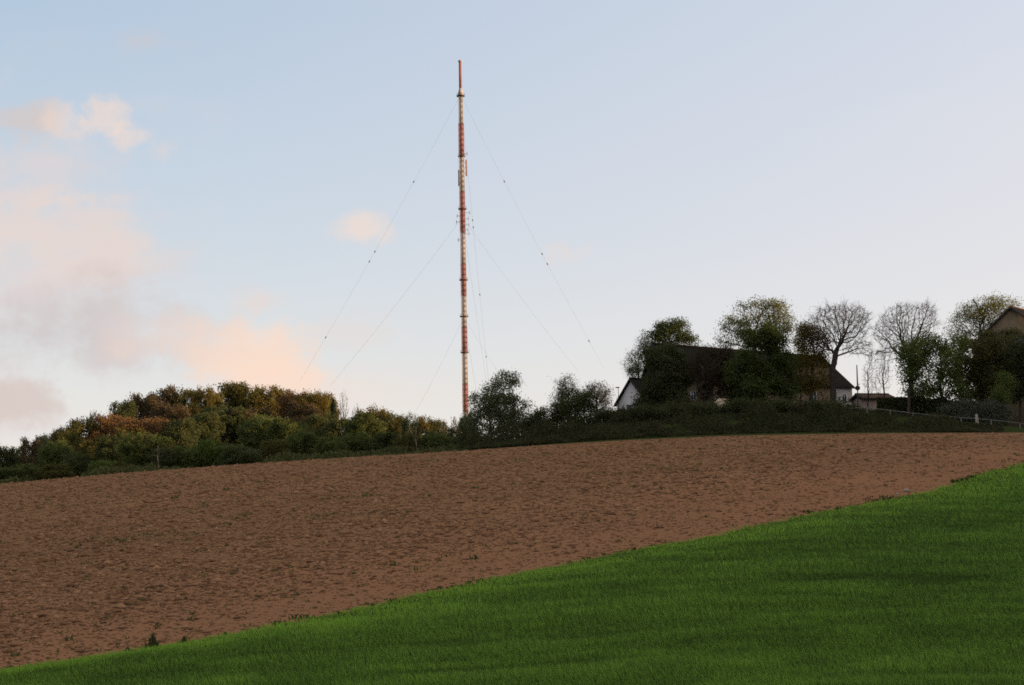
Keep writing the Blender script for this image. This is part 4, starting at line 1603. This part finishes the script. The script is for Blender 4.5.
# clouds in the direction domain (s = x/y, t = z/y)
yy_ = mth(nt, 'MAXIMUM', dyn, 0.05)
sv = mth(nt, 'DIVIDE', dxn, yy_)
tv = mth(nt, 'DIVIDE', dzn, yy_)
cv = nt.nodes.new('ShaderNodeCombineXYZ')
nt.links.new(sv, cv.inputs[0])
nt.links.new(tv, cv.inputs[1])
fwd = mth(nt, 'GREATER_THAN', dyn, 0.2)
nA = noise(nt, 18.0, 8, 0.64, cv.outputs[0])
nB = noise(nt, 7.0, 5, 0.55, cv.outputs[0], (1.0, 3.0, 1.0))
nC = noise(nt, 36.0, 8, 0.68, cv.outputs[0])


def blob(px_, py_, rx, ry, soft, na=0.9, nb=0.9, nc=0.0):
    s0, t0_ = st(px_, py_)
    u = mth(nt, 'DIVIDE', mth(nt, 'SUBTRACT', sv, float(s0)), rx / F)
    v = mth(nt, 'DIVIDE', mth(nt, 'SUBTRACT', tv, float(t0_)), ry / F)
    r2 = mth(nt, 'ADD', mth(nt, 'MULTIPLY', u, u), mth(nt, 'MULTIPLY', v, v))
    d = mth(nt, 'SUBTRACT', 1.0, mth(nt, 'SQRT', r2))
    d = mth(nt, 'ADD', d, mth(nt, 'MULTIPLY', mth(nt, 'SUBTRACT', nA, 0.5), na * 2.0))
    d = mth(nt, 'ADD', d, mth(nt, 'MULTIPLY', mth(nt, 'SUBTRACT', nB, 0.5), nb * 1.7))
    if nc:
        d = mth(nt, 'ADD', d, mth(nt, 'MULTIPLY', mth(nt, 'SUBTRACT', nC, 0.5), nc * 1.6))
    m = nt.nodes.new('ShaderNodeMapRange')
    m.interpolation_type = 'SMOOTHSTEP'
    nt.links.new(d, m.inputs['Value'])
    m.inputs['From Min'].default_value = 0.0
    m.inputs['From Max'].default_value = soft
    return m.outputs['Result']


MAUVE = sc3((0.595, 0.535, 0.54))
PINKG = sc3((0.68, 0.575, 0.535))
PEACH = sc3((0.97, 0.735, 0.595))
PALEP = sc3((0.84, 0.69, 0.62))
WHITE = sc3((0.77, 0.765, 0.77))
cl = base
for (pos, colr, op) in [
    (blob(330, 392, 190, 40, 1.0, 0.5, 0.8), sc3((0.90, 0.735, 0.65)), 0.45),
    (blob(90, 430, 170, 26, 0.9, 0.5, 0.8), WHITE, 0.6),
    (blob(-20, 270, 330, 250, 1.5, 0.5, 1.0, 0.2), sc3((0.75, 0.675, 0.67)), 0.7),
    (blob(20, 280, 190, 190, 1.2, 0.7, 1.3, 0.3), sc3((0.77, 0.675, 0.65)), 0.5),
    (blob(30, 230, 140, 66, 0.9, 1.0, 1.8, 0.4), PALEP, 0.55),
    (blob(50, 335, 240, 62, 1.2, 0.8, 1.2, 0.5), MAUVE, 0.7),
    (blob(22, 398, 74, 30, 0.8, 1.0, 0.9, 0.4), PINKG, 0.8),
    (blob(250, 352, 95, 50, 1.0, 1.1, 1.0, 0.7), PEACH, 0.85),
    (blob(285, 376, 70, 22, 0.9, 0.9, 0.9, 0.5), PEACH, 0.75),
    (blob(175, 335, 90, 34, 1.0, 1.0, 1.1, 0.5), PALEP, 0.6),
    (blob(255, 303, 50, 18, 1.0, 1.0, 1.0, 0.6), PALEP, 0.5),
    (blob(340, 335, 70, 34, 1.1, 1.1, 1.3, 0.5), PALEP, 0.35),
    (blob(50, 165, 160, 85, 1.2, 0.8, 1.2, 0.5), sc3((0.74, 0.665, 0.66)), 0.6),
    (blob(20, 122, 66, 36, 0.8, 1.0, 0.8, 0.8), PINKG, 0.7),
    (blob(66, 122, 34, 28, 0.9, 0.9, 0.4, 0.9), PEACH, 0.38),
    (blob(102, 119, 40, 28, 0.8, 0.9, 0.4, 0.9), PEACH, 0.5),
    (blob(135, 135, 32, 22, 0.9, 0.9, 0.4, 0.9), PEACH, 0.42),
    (blob(160, 150, 24, 17, 1.0, 0.9, 0.4, 1.2), PALEP, 0.35),
    (blob(60, 198, 80, 16, 1.0, 0.9, 1.6, 0.5), PALEP, 0.5),
    (blob(365, 230, 36, 21, 1.1, 1.1, 0.5, 1.2), PEACH, 0.55),
    (blob(568, 253, 32, 19, 1.0, 1.0, 0.5, 1.1), PALEP, 0.55),
    (blob(150, 42, 55, 26, 1.0, 1.0, 1.2, 0.4), PINKG, 0.45),
    (blob(1000, 130, 220, 90, 1.2, 0.6, 1.6), WHITE, 0.2),
]:
    cl = mixc(nt, mth(nt, 'MULTIPLY', mth(nt, 'MULTIPLY', pos, op), fwd), cl, colr)
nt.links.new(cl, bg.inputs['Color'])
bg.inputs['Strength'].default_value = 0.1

sun = bpy.data.lights.new('sun', 'SUN')
sun.energy = 1.7
sun.angle = R(0.6)
sun.color = (1.0, 0.66, 0.38)
so = bpy.data.objects.new('sun', sun)
COL.objects.link(so)
sd_ = Vector((math.cos(SUN_EL) * math.sin(SUN_AZ), math.cos(SUN_EL) * math.cos(SUN_AZ), math.sin(SUN_EL)))
so.rotation_euler = sd_.to_track_quat('Z', 'Y').to_euler()
so.location = sd_ * 500

vs = sc.view_settings
vs.view_transform = 'Standard'
vs.look = 'None'
vs.exposure = 2.32
vs.gamma = 1.0
sc.cycles.pixel_filter_type = 'BLACKMAN_HARRIS'
sc.cycles.filter_width = 1.75
sc.cycles.max_bounces = 6
sc.cycles.use_denoising = False
